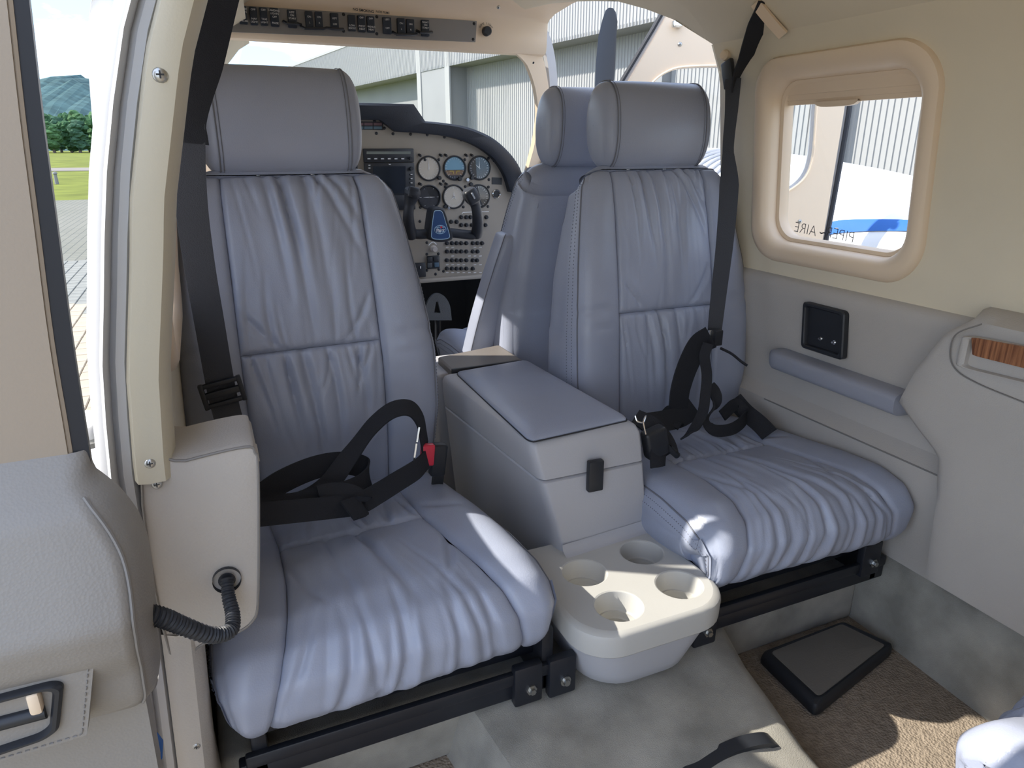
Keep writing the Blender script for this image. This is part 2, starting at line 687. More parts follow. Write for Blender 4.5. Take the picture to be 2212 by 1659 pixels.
# carpet tunnel cover between the foot wells
mb = MB()
G = []
for i, y in enumerate(np.linspace(0.90, 0.20, 18)):
    zt = np.interp(y, [0.2, 0.45, 0.70, 0.90], [0.045, 0.06, 0.105, 0.128])
    xl = np.interp(y, [0.2, 0.6, 0.9], [0.40, 0.345, 0.30])
    xr = np.interp(y, [0.2, 0.6, 0.78, 0.9], [0.80, 0.775, 0.80, 0.835])
    row = [[xl - .035, y, 0.0], [xl - .015, y, zt * .55], [xl, y, zt * .9], [xl + .03, y, zt + .004 * math.sin(20 * y)]]
    for t in np.linspace(0.12, 0.88, 8):
        row.append([xl + (xr - xl) * t, y, zt + .004 + .003 * math.sin(13 * t + 9 * y)])
    row += [[xr - .02, y, zt], [xr, y, zt * .88], [xr + .02, y, zt * .5], [xr + .03, y, 0.0]]
    G.append(row)
mb.grid(np.array(G))
o = mb.build('floor_tunnel', CARPET)
tag(o, 'grey suede carpet sloping over the tunnel in front of the cup holders', 'floor', kind='structure')
# black bound edge lying across the tunnel carpet
mb = MB()
pa = smooth_path([P(1360, 1790, z=.085), P(1440, 1715, z=.092), P(1520, 1650, z=.097), P(1590, 1612, z=.100), P(1650, 1598, z=.100), P(1676, 1606, z=.085)], 8)
mb.strap(pa, (0.1, 1.0, 0.0), 0.024, 0.008)
bind = mb.build('edge_binding', BLACK, o)

# left door sill
mb = MB()
mb.box((-0.115, -0.14, 0.005), (0.09, 1.84, 0.05), 0.01)
o = mb.build('trim_2', SILVER)
tag(o, 'grey metal sill under the open cabin door', 'sill', kind='structure')

# ------------------------------------------------------------------ windows


def window(name, hole, side, label, letters=False, shade=True):
    w = thing(name, label, 'window', wp(hole[0], hole[1], side), kind='structure')
    inv = -np.array(w.location)
    yc, zc, a, b, r = hole
    prof = [(-.004, .012), (-.006, .0), (-.002, -.010), (.008, -.0155), (.022, -.0145), (.032, -.006), (.037, .006), (.039, .022), (.0395, .030)]
    mb = MB()
    G = [[wp(yc + p[0], zc + p[1], side, o_) + inv for p in rrect(a - i_, b - i_, r - i_ * .55, 10)] for i_, o_ in prof]
    mb.grid(np.array(G), cv=True, flip=side < 0)
    mb.build('frame', BEIGE_WARM, w)
    prof = [(.036, .028), (.040, .024), (.047, .026), (.050, .036), (.050, .05)]
    mb = MB()
    G = [[wp(yc + p[0], zc + p[1], side, o_) + inv for p in rrect(a - i_, b - i_, r - i_ * .55, 10)] for i_, o_ in prof]
    mb.grid(np.array(G), cv=True, flip=side < 0)
    mb.build('inner_frame', BEIGE_WARM, w)
    mb = MB()
    ring = [wp(yc + p[0], zc + p[1], side, .046) + inv for p in rrect(a - .049, b - .049, r - .027, 10)]
    mb.fan(ring, flip=side < 0)
    mb.build('pane', GLASS, w)
    if shade:
        mb = MB()
        a2, b2 = a - .041, b - .041
        for k, (z0, z1, oo) in enumerate(((b2 - .026, b2 + .0, .026), (b2 - .037, b2 - .0255, .030), (b2 - .046, b2 - .0365, .033))):
            rows = []
            for t in np.linspace(-1, 1, 16):
                cut = a2 * t * (1.0 if k else .97)
                rows.append([wp(yc + cut, zc + z, side, oo + dd) + inv for z, dd in ((z0, .006), (z0, 0), (z1, 0), (z1, .006))])
            mb.grid(np.array(rows), cv=True)
        sh = mb.build('roller_shade', BEIGE_WARM, w)
        mb = MB()
        rows = []
        for t in np.linspace(-1, 1, 14):
            hgt = .0075 * (1 - abs(t) ** 6)
            rows.append([wp(yc + .03 - .055 * t, zc + z, side, .029 + dd) + inv for z, dd in ((b2 - .046 - hgt, .006), (b2 - .046 - hgt, -.004), (b2 - .043, -.004), (b2 - .043, .006))])
        mb.grid(np.array(rows), cv=True)
        mb.build('pull_tab', BEIGE_WARM, sh)
    return w


W1 = window('window_1', WIN, 1, 'cream framed cabin window in the right wall with rolled shade and mirrored lettering')
W2 = window('window_2', WINL, -1, 'cream framed cabin window in the left wall behind the belted seat', shade=False)
W3 = window('window_3', WIN3, 1, 'cream framed rear cabin window in the right wall', shade=False)

# lettering on the outside of the right pane, read backwards from inside
inv = -np.array(W1.location)
LETTER = mat('etched_letter', (0.05, 0.05, 0.055, 1), 0.6)
a_ = P(1722, 488, x=1.235)
b_ = P(1846, 515, x=1.235)
text('lettering', 'PIPER', 0.033, b_ + inv, a_ - b_, (0, -.02, 1), LETTER, W1, bold=-.0006)
q = P(1764, 501, x=1.235)
text('lettering', 'AIRE', 0.033, q + inv, a_ - b_, (0, -.02, 1), LETTER, W1, bold=-.0006)
q = P(1785, 504, x=1.235)
text('lettering', '~', 0.033, q + inv, a_ - b_, (0, -.02, 1), LETTER, W1)

# ------------------------------------------------------------------ rear door frame (left jamb)


def JS(z):
    return np.interp(z, [.1, .4, .68, .78, .9, 1.05, 1.15, 1.25], [.008, .012, .017, .012, -.005, -.022, -.034, -.04])


def jamb(name, prof, material, z0=-0.02, z1=1.22, nz=26, parent=None):
    mb = MB()
    G = [[wp(y, z, -1, o_ + JS(z)) for o_, y in prof] for z in np.linspace(z0, z1, nz)]
    mb.grid(np.array(G))
    # carry it over the roof edge
    return mb.build(name, material, parent)


o = jamb('trim_3', [(-.022, .86), (-.026, .80), (-.023, .765), (-.016, .752), (-.002, .750), (.010, .753), (.014, .765), (.014, .80)], PILLAR, z0=.665)
tag(o, 'cream moulded pillar trim inside the open cabin door frame', 'door frame', kind='structure')
TR3 = o
o = jamb('trim_4', [(.012, .80), (.0125, .775), (.016, .768), (.024, .768), (.027, .772), (.030, .776), (.032, .764), (.0345, .760), (.037, .764), (.039, .776), (.046, .780), (.050, .788), (.050, .86)], SILVER, z0=-.3)
tag(o, 'satin grey door frame channel with a raised bright lip', 'door frame', kind='structure')
o = jamb('trim_5', [(.044, .84), (.047, .835), (.051, .836), (.055, .841), (.059, .852), (.062, .875), (.063, .91)], WHITEPAINT, z0=-.3)
tag(o, 'white painted outer lip of the cabin door opening', 'door frame', kind='structure')
# pillar trim roll over into the headliner along the door opening top
mb = MB()
G = []
for y in np.linspace(-1.05, .86, 10):
    G.append([wp(y, 1.20, -1, o_) + np.array([0, 0, dz]) for o_, dz in ((-.02, .03), (-.022, .0), (-.01, -.012), (.02, -.012), (.03, .0), (.03, .04))])
mb.grid(np.array(G))
o = mb.build('trim_6', BEIGE)
tag(o, 'cream header trim over the open cabin door', 'door frame', kind='structure')

screw('screw', P(346, 162, y=.7505), (0, -1, .1), .0068, TR3)
screw('screw', P(324, 1001, y=.7505), (0, -1, .1), .0055, TR3)

# sidewall storage block in front of the left seat, with its hose grommet
blk = thing('sidewall_block', 'grey vinyl sidewall block with a black hose grommet beside the door frame', 'armrest', P(430, 1300, y=.80))
inv = -np.array(blk.location)


def face_loft(outline, y_front, depth, round_=0.012):
    """padded slab whose outline is given on a plane y=const, with a rolled edge"""
    ring = np.array(outline)
    c = ring.mean(axis=0)
    G = []
    for s_, dy in ((0.0, 0.0),):
        pass
    return ring, c


out = [(303, 1024), (400, 992), (530, 962), (552, 975), (558, 1000), (560, 1120), (558, 1300), (545, 1345), (505, 1372), (440, 1392), (366, 1412)]
yb = .762
ring = smooth_path([P(u, v, y=yb) for u, v in out], 5, closed=True)
c = ring.mean(axis=0)
mb = MB()
G = []
for sc, dy in ((1.0, .10), (1.0, .05), (1.0, .012), (.992, .004), (.975, .0), (.80, -.0015), (.4, -.002), (.02, -.002)):
    G.append([c + (p - c) * np.array([sc if sc > .9 else sc, 1, sc]) + np.array([0, dy, 0]) + inv for p in ring])
mb.grid(np.array(G), cv=True)
mb.fan(G[-1])
mb.build('face_pad', GREYPANEL, blk)
# top cover running forward along the wall
mb = MB()
tp = [(378, 985, .77), (392, 948, .81), (540, 950, .82), (560, 985, .768)]
a0, a1, a2, a3 = [P(u, v, y=y_) for u, v, y_ in tp]
G = []
for y in np.linspace(.765, .805, 6):
    zt = .69
    row = []
    for t in np.linspace(0, 1, 8):
        x = -.09 + t * .112
        rz = .012 * max(0, (abs(t - .5) - .38) / .12) ** 2
        row.append([x, y, .676 - rz + .005 * min(1, (y - .765) / .03)])
    G.append(row)
mb.grid(np.array(G) + inv)
mb.build('top_cover', GREYPANEL, blk)
# piping along the face edge
mb = MB()
pp = [p + np.array([0, -.0005, 0]) + inv for p in ring]
mb.tube(np.array([c + inv + (p - (c + inv)) * .985 for p in pp]), .0016, 6, closed=True)
mb.build('piping', SEAMGREY, blk)
gc = P(490, 1252, y=.757) + inv
mb = MB()
mb.lathe([(.0085, -.004), (.0095, -.008), (.0135, -.008), (.0155, -.004), (.0155, .004)], gc, (0, -1, 0.05), 24)
mb.lathe([(.0001, .002), (.0095, .002)], gc, (0, -1, .05), 20)
mb.build('grommet', RUBBER, blk)
screw('screw', P(339, 1046, y=.757) + inv, (0, -1, .1), .0055, blk)

# lower door-post trim below the block
mb = MB()
G = []
for z in np.linspace(-.02, .47, 12):
    G.append([wp(y, z, -1, o_ + JS(z)) for o_, y in ((-.026, .90), (-.030, .80), (-.027, .768), (-.018, .756), (-.004, .755), (.012, .765), (.014, .80))])
mb.grid(np.array(G))
o = mb.build('trim_7', GREYPANEL)
tag(o, 'light grey vinyl door post trim below the sidewall block', 'door frame', kind='structure')
screw('screw', P(424, 1612, y=.756), (0, -1, .1), .005, o)

# corrugated hose from the grommet to the door leaf
mb = MB()
hp = smooth_path([P(490, 1250, y=.75), P(494, 1290, y=.735), P(503, 1330, y=.715), P(497, 1362, y=.700), P(455, 1372, y=.690), P(395, 1352, y=.680), P(350, 1334, y=.672), P(300, 1322, y=.668)], 24)
mb.tube(hp, .008, 12, rfun=lambda t: (.0066 + .0034 * t) * (1 + .10 * math.sin(t * 2 * math.pi * 46)))
o = mb.build('corrugated_hose', RUBBER)
tag(o, 'black corrugated cable hose curving between door leaf and grommet', 'hose')

# ------------------------------------------------------------------ right lower trim with armrest
mb = MB()
G = []
ys = np.linspace(-1.2, 1.44, 30)
for y in ys:
    row = []
    for z, oo in ((.19, -.012), (.26, -.016), (.36, -.026), (.415, -.034), (.426, -.033), (.434, -.024), (.45, -.008), (.49, -.004), (.53, -.008), (.60, -.016), (.68, -.017), (.700, -.016), (.712, -.011), (.718, -.002), (.72, .004)):
        row.append(wp(y, z, 1, oo))
    G.append(row)
mb.grid(np.array(G))
o = mb.build('trim_8', GREYPANEL)
tag(o, 'grey vinyl lower side panel under the right cabin window', 'side panel', kind='structure')
TR8 = o
# welt line along the panel
mb = MB()
mb.tube(np.array([wp(y, .424, 1, -.0340) for y in np.linspace(.70, 1.20, 20)]), .0016, 6)
mb.build('welt', SEAMGREY, TR8)

arm = thing('side_armrest', 'blue grey padded armrest ledge on the right side panel', 'armrest', wp(1.02, .535, 1, -.02))
inv = -np.array(arm.location)
mb = MB()
G = []
n = 30
for i in range(n):
    t = i / (n - 1)
    y = 1.205 - .375 * t
    e = min(1, (t / .10)) ** .5 if t < .10 else (min(1, (1 - t) / .03) ** .5)
    e = max(e, .02)
    row = []
    for a in np.linspace(-math.pi / 2 - .2, math.pi / 2 + .2, 14):
        dx = math.cos(a)
        dz = math.sin(a)
        row.append(wp(y, .533 + .024 * np.sign(dz) * abs(dz) ** .5 * (0.35 + .65 * e), 1, (-.010 - .046 * e * max(dx, 0) ** .55) if dx > 0 else -.006) + inv)
    G.append(row)
mb.grid(np.array(G))
mb.fan(G[-1])
mb.build('pad', GREYARM, arm)
mb = MB()
mb.box(wp(1.03, .515, 1, -.010) + inv, (.012, .31, .02), .004)
mb.build('backing', GREYPANEL, arm)

jack = thing('headset_jack_box', 'black recessed headset jack plate on the grey side panel', 'socket', P(1785, 715, x=wp(1.1, .6, 1)[0] - .018))
inv = -np.array(jack.location)
xj = wp(1.1, .6, 1)[0] - .024
cs = [P(u, v, x=xj) + inv for u, v in ((1741, 650), (1832, 673), (1826, 778), (1736, 749))]
c = sum(cs) / 4


def quad_rr(cs, inset, r=.16, n=5):
    pts = []
    sc = 1 - inset
    q = rrect(1, 1, r, n)
    for a, b in q * sc:
        s, t = (a + 1) / 2, (1 - b) / 2
        pts.append((1 - t) * ((1 - s) * cs[0] + s * cs[1]) + t * ((1 - s) * cs[3] + s * cs[2]))
    return np.array(pts)


mb = MB()
G = [quad_rr(cs, i_) + np.array([-d, 0, 0]) for i_, d in ((0, -.004), (0, .008), (.04, .0105), (.13, .0105), (.17, .008), (.2, .0015))]
mb.grid(np.array(G), cv=True)
mb.fan(G[-1])
mb.build('plate', BLACK, jack)
for u, v in ((1774, 732), (1803, 740)):
    mb = MB()
    mb.lathe([(.0001, .012), (.0022, .012), (.0024, .006), (.0045, .006), (.005, .003), (.0065, .002), (.0065, -.006)], P(u, v, x=xj) + inv + np.array([.004, 0, 0]), (-1, 0, .1), 14)
    mb.build('jack', CHROME, jack)

# aft armrest cover with wood inset
cov = thing('armrest_cover', 'grey stitched armrest cover with a walnut inset on the right wall', 'armrest', (1.16, .55, .2))
inv = -np.array(cov.location)
xc = 1.138
left = [(2098, 693), (2046, 722), (1992, 790), (1943, 868), (1972, 915), (2024, 985), (2016, 1090), (1985, 1250)]
lp = np.array([P(u, v, x=xc) for u, v in left])
zz = np.linspace(lp[-1, 2], lp[0, 2], 40)
yl = np.interp(zz, lp[::-1, 2], lp[::-1, 1])
G = []
for z, y0 in zip(zz, yl):
    xt = np.interp(z, [.18, .35, .53, .62, .70, .715], [1.155, 1.145, 1.135, 1.125, 1.128, 1.14])
    row = [[wp(y0, z, 1)[0] - .006, y0 + .012, z], [xt + .022, y0 + .010, z], [xt + .006, y0 + .002, z], [xt, y0 - .012, z]]
    for t in np.linspace(.1, 1, 8):
        row.append([xt, y0 - .012 - t * (y0 - .012 - .42), z])
    G.append(row)
ztop = zz[-1]
row2 = []
for p in G[-1]:
    row2.append([p[0] * .4 + 1.19 * .6, p[1], ztop + .014])
G.append(row2)
row3 = [[1.20, p[1], ztop + .016] for p in G[-1]]
G.append(row3)
mb = MB()
mb.grid(np.array(G) + inv)
mb.build('shell', GREYPANEL, cov)
xs = 1.1235
mb = MB()
st = smooth_path([P(u, v, x=xs) for u, v in ((2120, 700), (2065, 722), (2052, 765), (2066, 800), (2115, 830), (2212, 870))], 8)
mb.tube(st + inv, .0013, 5)
mb.build('seam', SEAMGREY, cov)
cs = [P(2085, 716, x=xs), P(2085, 716, x=xs), 0, 0]
ca = P(2082, 722, x=xs)
cs = [ca, ca + np.array([0, -.24, .012]), ca + np.array([0, -.24, -.045]), ca + np.array([0, 0, -.055])]
cs = [q + inv for q in cs]
mb = MB()
G = [quad_rr(cs, i_, r=.2) + np.array([-d, 0, 0]) for i_, d in ((0, -.004), (0, .004), (.03, .007), (.07, .007), (.11, .004), (.13, -.006))]
mb.grid(np.array(G), cv=True)
mb.fan(G[-1])
mb.build('tray_frame', GREYPANEL, cov)
mb = MB()
cs2 = [P(2102, 726, x=xs), P(2102, 726, x=xs) + np.array([0, -.21, .012]), P(2104, 766, x=xs) + np.array([0, -.21, .004]), P(2104, 766, x=xs)]
cs2 = [q + inv + np.array([-.0075, 0, 0]) for q in cs2]
mb.prism(quad_rr(cs2, 0.02, r=.12), (.006, 0, 0))
mb.build('wood_inset', WOOD, cov, smooth=False)

# ------------------------------------------------------------------ seats


def table(ts, vs_, n=241, it=14):
    t = np.linspace(ts[0], ts[-1], n)
    v = np.interp(t, ts, vs_)
    for _ in range(it):
        w = v.copy()
        w[1:-1] = .25 * v[:-2] + .5 * v[1:-1] + .25 * v[2:]
        v = w
    return lambda x: np.interp(x, t, v)


def section(s, w, d, r):
    """half cross-section: s 0..1 -> sideways X and depth D behind the front face"""
    s = np.asarray(s, float)
    X = np.where(s <= .5, (w - r) * s / .5, 0.0)
    D = np.zeros_like(X)
    a = np.clip((s - .5) / .2, 0, 1) * math.pi / 2
    X = np.where((s > .5) & (s <= .7), w - r + r * np.sin(a), X)
    D = np.where((s > .5) & (s <= .7), r * (1 - np.cos(a)), D)
    X = np.where((s > .7) & (s <= .9), w, X)
    D = np.where((s > .7) & (s <= .9), r + (d - 2 * r) * (s - .7) / .2, D)
    b = np.clip((s - .9) / .1, 0, 1) * math.pi / 2
    X = np.where(s > .9, w - r + r * np.cos(b), X)
    D = np.where(s > .9, d - r + r * np.sin(b), D)
    return X, D


class Body:
    """upholstered body: spine curve in the (y,z) plane, width, depth, corner radius along it"""

    def __init__(self, ts, y, z, w, d, r, xs, dish=None, sg=1.0):
        self.sg = sg
        self.y, self.z = table(ts, y), table(ts, z)
        self.w, self.d, self.r = table(ts, w), table(ts, d), table(ts, r)
        self.xs = table(ts, xs)
        self.dish = table(ts, dish) if dish is not None else (lambda t: 0 * t)

    def pt(self, t, side, s=None, x=None):
        """arrays t and signed side*s -> points"""
        e = 1e-3
        ty, tz = self.y(t + e) - self.y(t - e), self.z(t + e) - self.z(t - e)
        L = np.hypot(ty, tz) + 1e-12
        ny, nz = -self.sg * tz / L, self.sg * ty / L          # outward normal (towards the sitter)
        w, d, r = self.w(t), self.d(t), self.r(t)
        if x is not None:
            X, D = x, np.zeros_like(x)
        else:
            X, D = section(s, w, d, r)
            X = X * side
        D = D - self.dish(t) * np.clip(np.abs(X) / w, 0, 1) ** 2 * np.clip(1 - D / .06, 0, 1)
        return np.stack([X, self.y(t) - ny * D, self.z(t) - nz * D], -1)


def grid_normals(G):
    du = np.gradient(G, axis=0)
    dv = np.gradient(G, axis=1)
    n = np.cross(du, dv)
    return n / (np.linalg.norm(n, axis=-1, keepdims=True) + 1e-12)


def creases(A, B, la, lb, lst):
    """A,B in 0..1; la, lb panel size; each crease a quadratic curve with depth and width"""
    h = np.zeros_like(A)
    X, Y = A * la, B * lb
    for (a0, b0, a1, b1, a2, b2, dep, sg) in lst:
        k = np.linspace(0, 1, 64)
        cx_ = ((1 - k) ** 2 * a0 + 2 * k * (1 - k) * a1 + k * k * a2) * la
        cy_ = ((1 - k) ** 2 * b0 + 2 * k * (1 - k) * b1 + k * k * b2) * lb
        best = np.full(A.shape, 9.0)
        kk = np.zeros_like(A)
        sgn = np.zeros_like(A)
        for i in range(len(k)):
            dd = np.hypot(X - cx_[i], Y - cy_[i])
            m_ = dd < best
            best = np.where(m_, dd, best)
            kk = np.where(m_, k[i], kk)
            j = min(i + 1, len(k) - 1)
            i0 = max(j - 1, 0)
            cr_ = (cx_[j] - cx_[i0]) * (Y - cy_[i]) - (cy_[j] - cy_[i0]) * (X - cx_[i])
            sgn = np.where(m_, np.sign(cr_), sgn)
        tap = np.clip((1 - kk) * 1.6, 0, 1) ** .7 * np.clip(.35 + kk * 6, 0, 1)
        side = np.where(sgn >= 0, 1.0, .45)
        h += tap * dep * (-np.exp(-(best / sg) ** 2) * 1.1 + side * .55 * np.exp(-((best - 2.4 * sg) / (1.8 * sg)) ** 2))
    return h


def panel(G, disp, name, material, parent, skirt=.02, flip=False):
    N = grid_normals(G)
    if flip:
        N = -N
    G2 = G + N * disp[..., None]
    mb = MB()
    mb.grid(G2)
    a, b = G.shape[:2]
    ring = [(i, 0) for i in range(a)] + [(a - 1, j) for j in range(1, b)] + [(i, b - 1) for i in range(a - 2, -1, -1)] + [(0, j) for j in range(b - 2, 0, -1)]
    if skirt <= 0:
        return mb.build(name, material, parent, angle=75)
    R1 = np.array([G2[i, j] for i, j in ring])
    R2 = np.array([G2[i, j] - N[i, j] * skirt for i, j in ring])
    mb.grid(np.array([R1, R2]), cv=True)
    return mb.build(name, material, parent, angle=75)


def pil(A, B, H, ea=.06, eb=.06, drop=.006):
    fa = np.clip(np.minimum(A, 1 - A) / ea, 0, 1)
    fb = np.clip(np.minimum(B, 1 - B) / eb, 0, 1)
    q = np.sqrt(1 - (1 - fa) ** 2) * np.sqrt(1 - (1 - fb) ** 2)
    dome = (1 - (2 * A - 1) ** 2) * (1 - (2 * B - 1) ** 2)
    return -drop + drop * q + H * dome


def fine_noise(A, B, s, amp, seed):
    rs = np.random.RandomState(seed)
    h = np.zeros_like(A)
    for k in range(9):
        f = rs.uniform(.4, 1.6, 2) * s
        h += np.sin(f[0] * A * 6 + f[1] * B * 6 + rs.uniform(0, 6)) * np.sin(f[1] * A * 5 - f[0] * B * 4 + rs.uniform(0, 6))
    return h * amp / 4


BACK = Body([0, .1, .25, .45, .65, .82, .93, 1.0],
            [.262, .260, .263, .273, .298, .325, .346, .366],
            [.335, .395, .485, .605, .735, .855, .925, .950],
            [.212, .238, .252, .252, .236, .212, .196, .178],
            [.15, .17, .175, .165, .150, .125, .105, .07],
            [.045, .05, .055, .055, .05, .045, .04, .03],
            [.125, .127, .130, .131, .128, .125, .123, .120],
            [.014, .018, .020, .020, .016, .010, .006, .002])
# cushion: t 0 rear -> 1 under the nose
CUSH = Body([0, .15, .35, .55, .70, .80, .88, .95, 1.0],
            [.270, .180, .050, -.080, -.175, -.228, -.258, -.252, -.225],
            [.345, .352, .366, .382, .388, .376, .340, .285, .248],
            [.222, .236, .246, .251, .251, .248, .243, .234, .224],
            [.11, .12, .13, .135, .115, .070, .050, .042, .036],
            [.04, .045, .05, .055, .055, .05, .036, .027, .022],
            [.128, .126, .125, .132, .145, .158, .172, .184, .188],
            [.004, .006, .008, .006, .004, .002, 0, 0, 0], sg=-1.0)


def gather(A, B, amp, k, seed, at=1.0, reach=.16):
    """little gathers running off a seam at B=at"""
    rs = np.random.RandomState(seed)
    d = np.abs(B - at)
    ph = rs.uniform(0, 6)
    ww = np.sin(A * k + ph + 1.5 * np.sin(A * k * .37 + ph))
    return amp * (np.abs(ww) ** .7 * -1 + .5) * np.exp(-(d / reach) ** 1.3)


def auto_creases(rs, n, edge, dep, la):
    out = []
    for i in range(n):
        a0 = (i + rs.uniform(.2, .8)) / n
        ln = rs.uniform(.25, .85)
        dr = (a0 - .5) * -.25 + rs.uniform(-.08, .08)
        sg = rs.uniform(.0026, .0048)
        b0, b2 = (edge, edge - ln) if edge > .5 else (0.0, ln)
        out.append((a0, b0, a0 + dr * .3 + rs.uniform(-.06, .06), (b0 + b2) / 2, a0 + dr + rs.uniform(-.05, .05), b2, dep * rs.choice([.25, .4, .6, .9]), sg * rs.uniform(.8, 1.5)))
    return out


def make_seat(name, label, loc, rz, seed, group=None, rear=True):
    rs = np.random.RandomState(seed)
    S = thing(name, label, 'seat', loc, rz, group)
    # ---- backrest centre, upper and lower
    tj = .50

    def centre(body, t0, t1, na, nb, H, crs, extra, pname, la, lb):
        t = np.linspace(t0, t1, nb)[None, :].repeat(na, 0)
        a = np.linspace(0, 1, na)[:, None].repeat(nb, 1)
        B = (t - t0) / (t1 - t0)
        x = (2 * a - 1) * body.xs(t)
        G = body.pt(t, 1, x=x)
        h = pil(a, B, H, .045, .04, .010) + creases(a, B, la, lb, crs) + extra(a, B) + fine_noise(a, B, 1.6, .0022, seed + len(pname))
        return panel(G, h, pname, LEATHER, S, flip=body.flip)

    up_cr = auto_creases(rs, 8, 1, .0048, .26) + auto_creases(rs, 7, 0, .0040, .26) + [
        (.40, 1.0, .50, .55, .52, .0, .0085, .0075), (.30, .98, .36, .6, .40, .25, .006, .007), (.60, 1.0, .68, .6, .66, .1, .006, .008), (.66, 1.0, .85, .7, .97, .45, .006, .006), (.78, 1.0, .9, .8, .98, .65, .005, .006), (.05, .22, .2, .05, .32, .0, .004, .005), (.95, .28, .86, .1, .7, .0, .004, .005)]
    centre(BACK, tj, 1.0, 74, 84, .010, up_cr, lambda a, b: gather(a, b, .0012, 60, seed, 1.0, .07) + gather(a, b, .0010, 44, seed + 1, 0.0, .08), 'upper_back_panel', .26, .32)
    lo_cr = auto_creases(rs, 8, 1, .0055, .26) + auto_creases(rs, 6, 1, .0042, .26) + [(.42, 1.0, .5, .5, .48, .02, .0085, .007), (.6, 1.0, .66, .6, .62, .15, .007, .007), (.28, 1.0, .34, .7, .36, .4, .006, .007), (.8, 1.0, .86, .7, .84, .3, .006, .007)]
    centre(BACK, 0.0, tj, 74, 76, .014, lo_cr, lambda a, b: gather(a, b, .0020, 52, seed + 2, 1.0, .12), 'lower_back_panel', .26, .30)
    ft_cr = auto_creases(rs, 9, .965, .0050, .30) + auto_creases(rs, 7, .95, .004, .30) + [
        (.50, 0.0, .55, .35, .60, .68, .0075, .008), (.22, .97, .30, .8, .24, .55, .006, .006), (.45, .97, .52, .8, .50, .5, .0075, .006), (.72, .97, .70, .8, .78, .5, .006, .006), (.88, .97, .84, .85, .9, .6, .005, .006), (.0, .1, .06, .4, .22, .55, .0035, .006), (1.0, .25, .9, .45, .75, .62, .0035, .006), (.3, 0.0, .27, .2, .3, .4, .004, .006)]
    centre(CUSH, .36, 1.0, 84, 92, .012, ft_cr, lambda a, b: gather(a, b, .0012, 40, seed + 3, 0.0, .05) + gather(a, b, .0006, 58, seed + 7, 1.0, .09), 'front_cushion_panel', .30, .42)
    re_cr = auto_creases(rs, 8, 1, .0050, .25) + [(.6, 1.0, .62, .6, .5, .2, .006, .006), (.75, 1.0, .82, .5, .95, .1, .005, .006)]
    centre(CUSH, 0.0, .36, 72, 44, .010, re_cr, lambda a, b: gather(a, b, .0022, 50, seed + 4, 1.0, .22), 'rear_cushion_panel', .25, .21)

    # ---- bolsters
    def bolster(body, side, t0, t1, nb, H, pname, cr):
        na = 44
        t = np.linspace(t0, t1, nb)[None, :].repeat(na, 0)
        a = np.linspace(0, 1, na)[:, None].repeat(nb, 1)
        B = (t - t0) / (t1 - t0)
        s0 = .5 * body.xs(t) / (body.w(t) - body.r(t))
        s = s0 + (.985 - s0) * a
        G = body.pt(t, side, s=s)
        h = pil(a, B, 0, .06, .025, .009) - .0028 * np.exp(-((s - .60) / .008) ** 2) + H * np.exp(-((a - .20) / .16) ** 2) * np.clip(B * 6, 0, 1) * np.clip((1 - B) * 6, 0, 1)
        h += creases(a, B, .2, .55, cr) + fine_noise(a, B, 1.2, .0014, seed + 11 * (side + 2))
        fl = body.flip if side > 0 else (not body.flip)
        if body is CUSH:
            h = h * (1 - np.clip((a - .45) / .2, 0, 1) * np.clip((B - .66) / .08, 0, 1))
        p = panel(G, h, pname, LEATHER, S, flip=fl, skirt=.02 if body is BACK else 0.0)
        # twin stitched seam on the corner line
        N = grid_normals(G)
        if fl:
            N = -N
        G2 = G + N * h[..., None]
        col = np.argmin(np.abs(s[:, nb // 2] - .60))
        line = G2[col, 2:-2] + N[col, 2:-2] * .0006
        mb = MB()
        mb.tube(line, .0017, 5)
        mb.build('seam_piping', LEATHER_SEAM, p)
        mb = MB()
        dens = smooth_path(line, 3)
        for off in (2, 4):
            ln2 = smooth_path(G2[min(col + off, na - 1), 2:-2] + N[min(col + off, na - 1), 2:-2] * .0002, 3)
            for i in range(0, len(ln2) - 2, 3):
                v = ln2[i + 1] - ln2[i]
                mb.tube(np.array([ln2[i], ln2[i] + v * .5, ln2[i] + v]), .0009, 4)
        mb.build('stitching', LEATHER_SEAM, p)
        return p

    for side in (-1, 1):
        bolster(BACK, side, 0.0, 1.0, 90, .008, 'back_bolster', [(.15, .52, .3, .53, .55, .50, .003, .006), (.12, .46, .25, .45, .4, .47, .0025, .005)])
        bolster(CUSH, side, 0.0, 1.0, 90, .008, 'cushion_bolster', [(.05, .30, .15, .36, .3, .38, .0025, .006)])
    # ---- cushion side gussets behind the bolsters
    for side in (-1, 1):
        tg = np.linspace(.02, 1, 46)
        e = 1e-3
        ty, tz = CUSH.y(tg + e) - CUSH.y(tg - e), CUSH.z(tg + e) - CUSH.z(tg - e)
        L = np.hypot(ty, tz)
        ny, nz = tz / L, -ty / L
        rg = CUSH.r(tg)
        pr = np.stack([side * (CUSH.w(tg) - .010), CUSH.y(tg) - ny * rg * 1.05, CUSH.z(tg) - nz * rg * 1.05], -1)
        low_ = np.array([[side * .20, -.12, .275], [side * .215, .0, .25], [side * .21, .20, .25], [side * .205, .245, .28]])
        mb = MB()
        mb.fan(np.vstack([pr, low_]))
        mb.build('side_gusset', LEATHER, S)
    # ---- back shell and top cap
    t = np.linspace(0, 1, 40)
    mb = MB()
    G = []
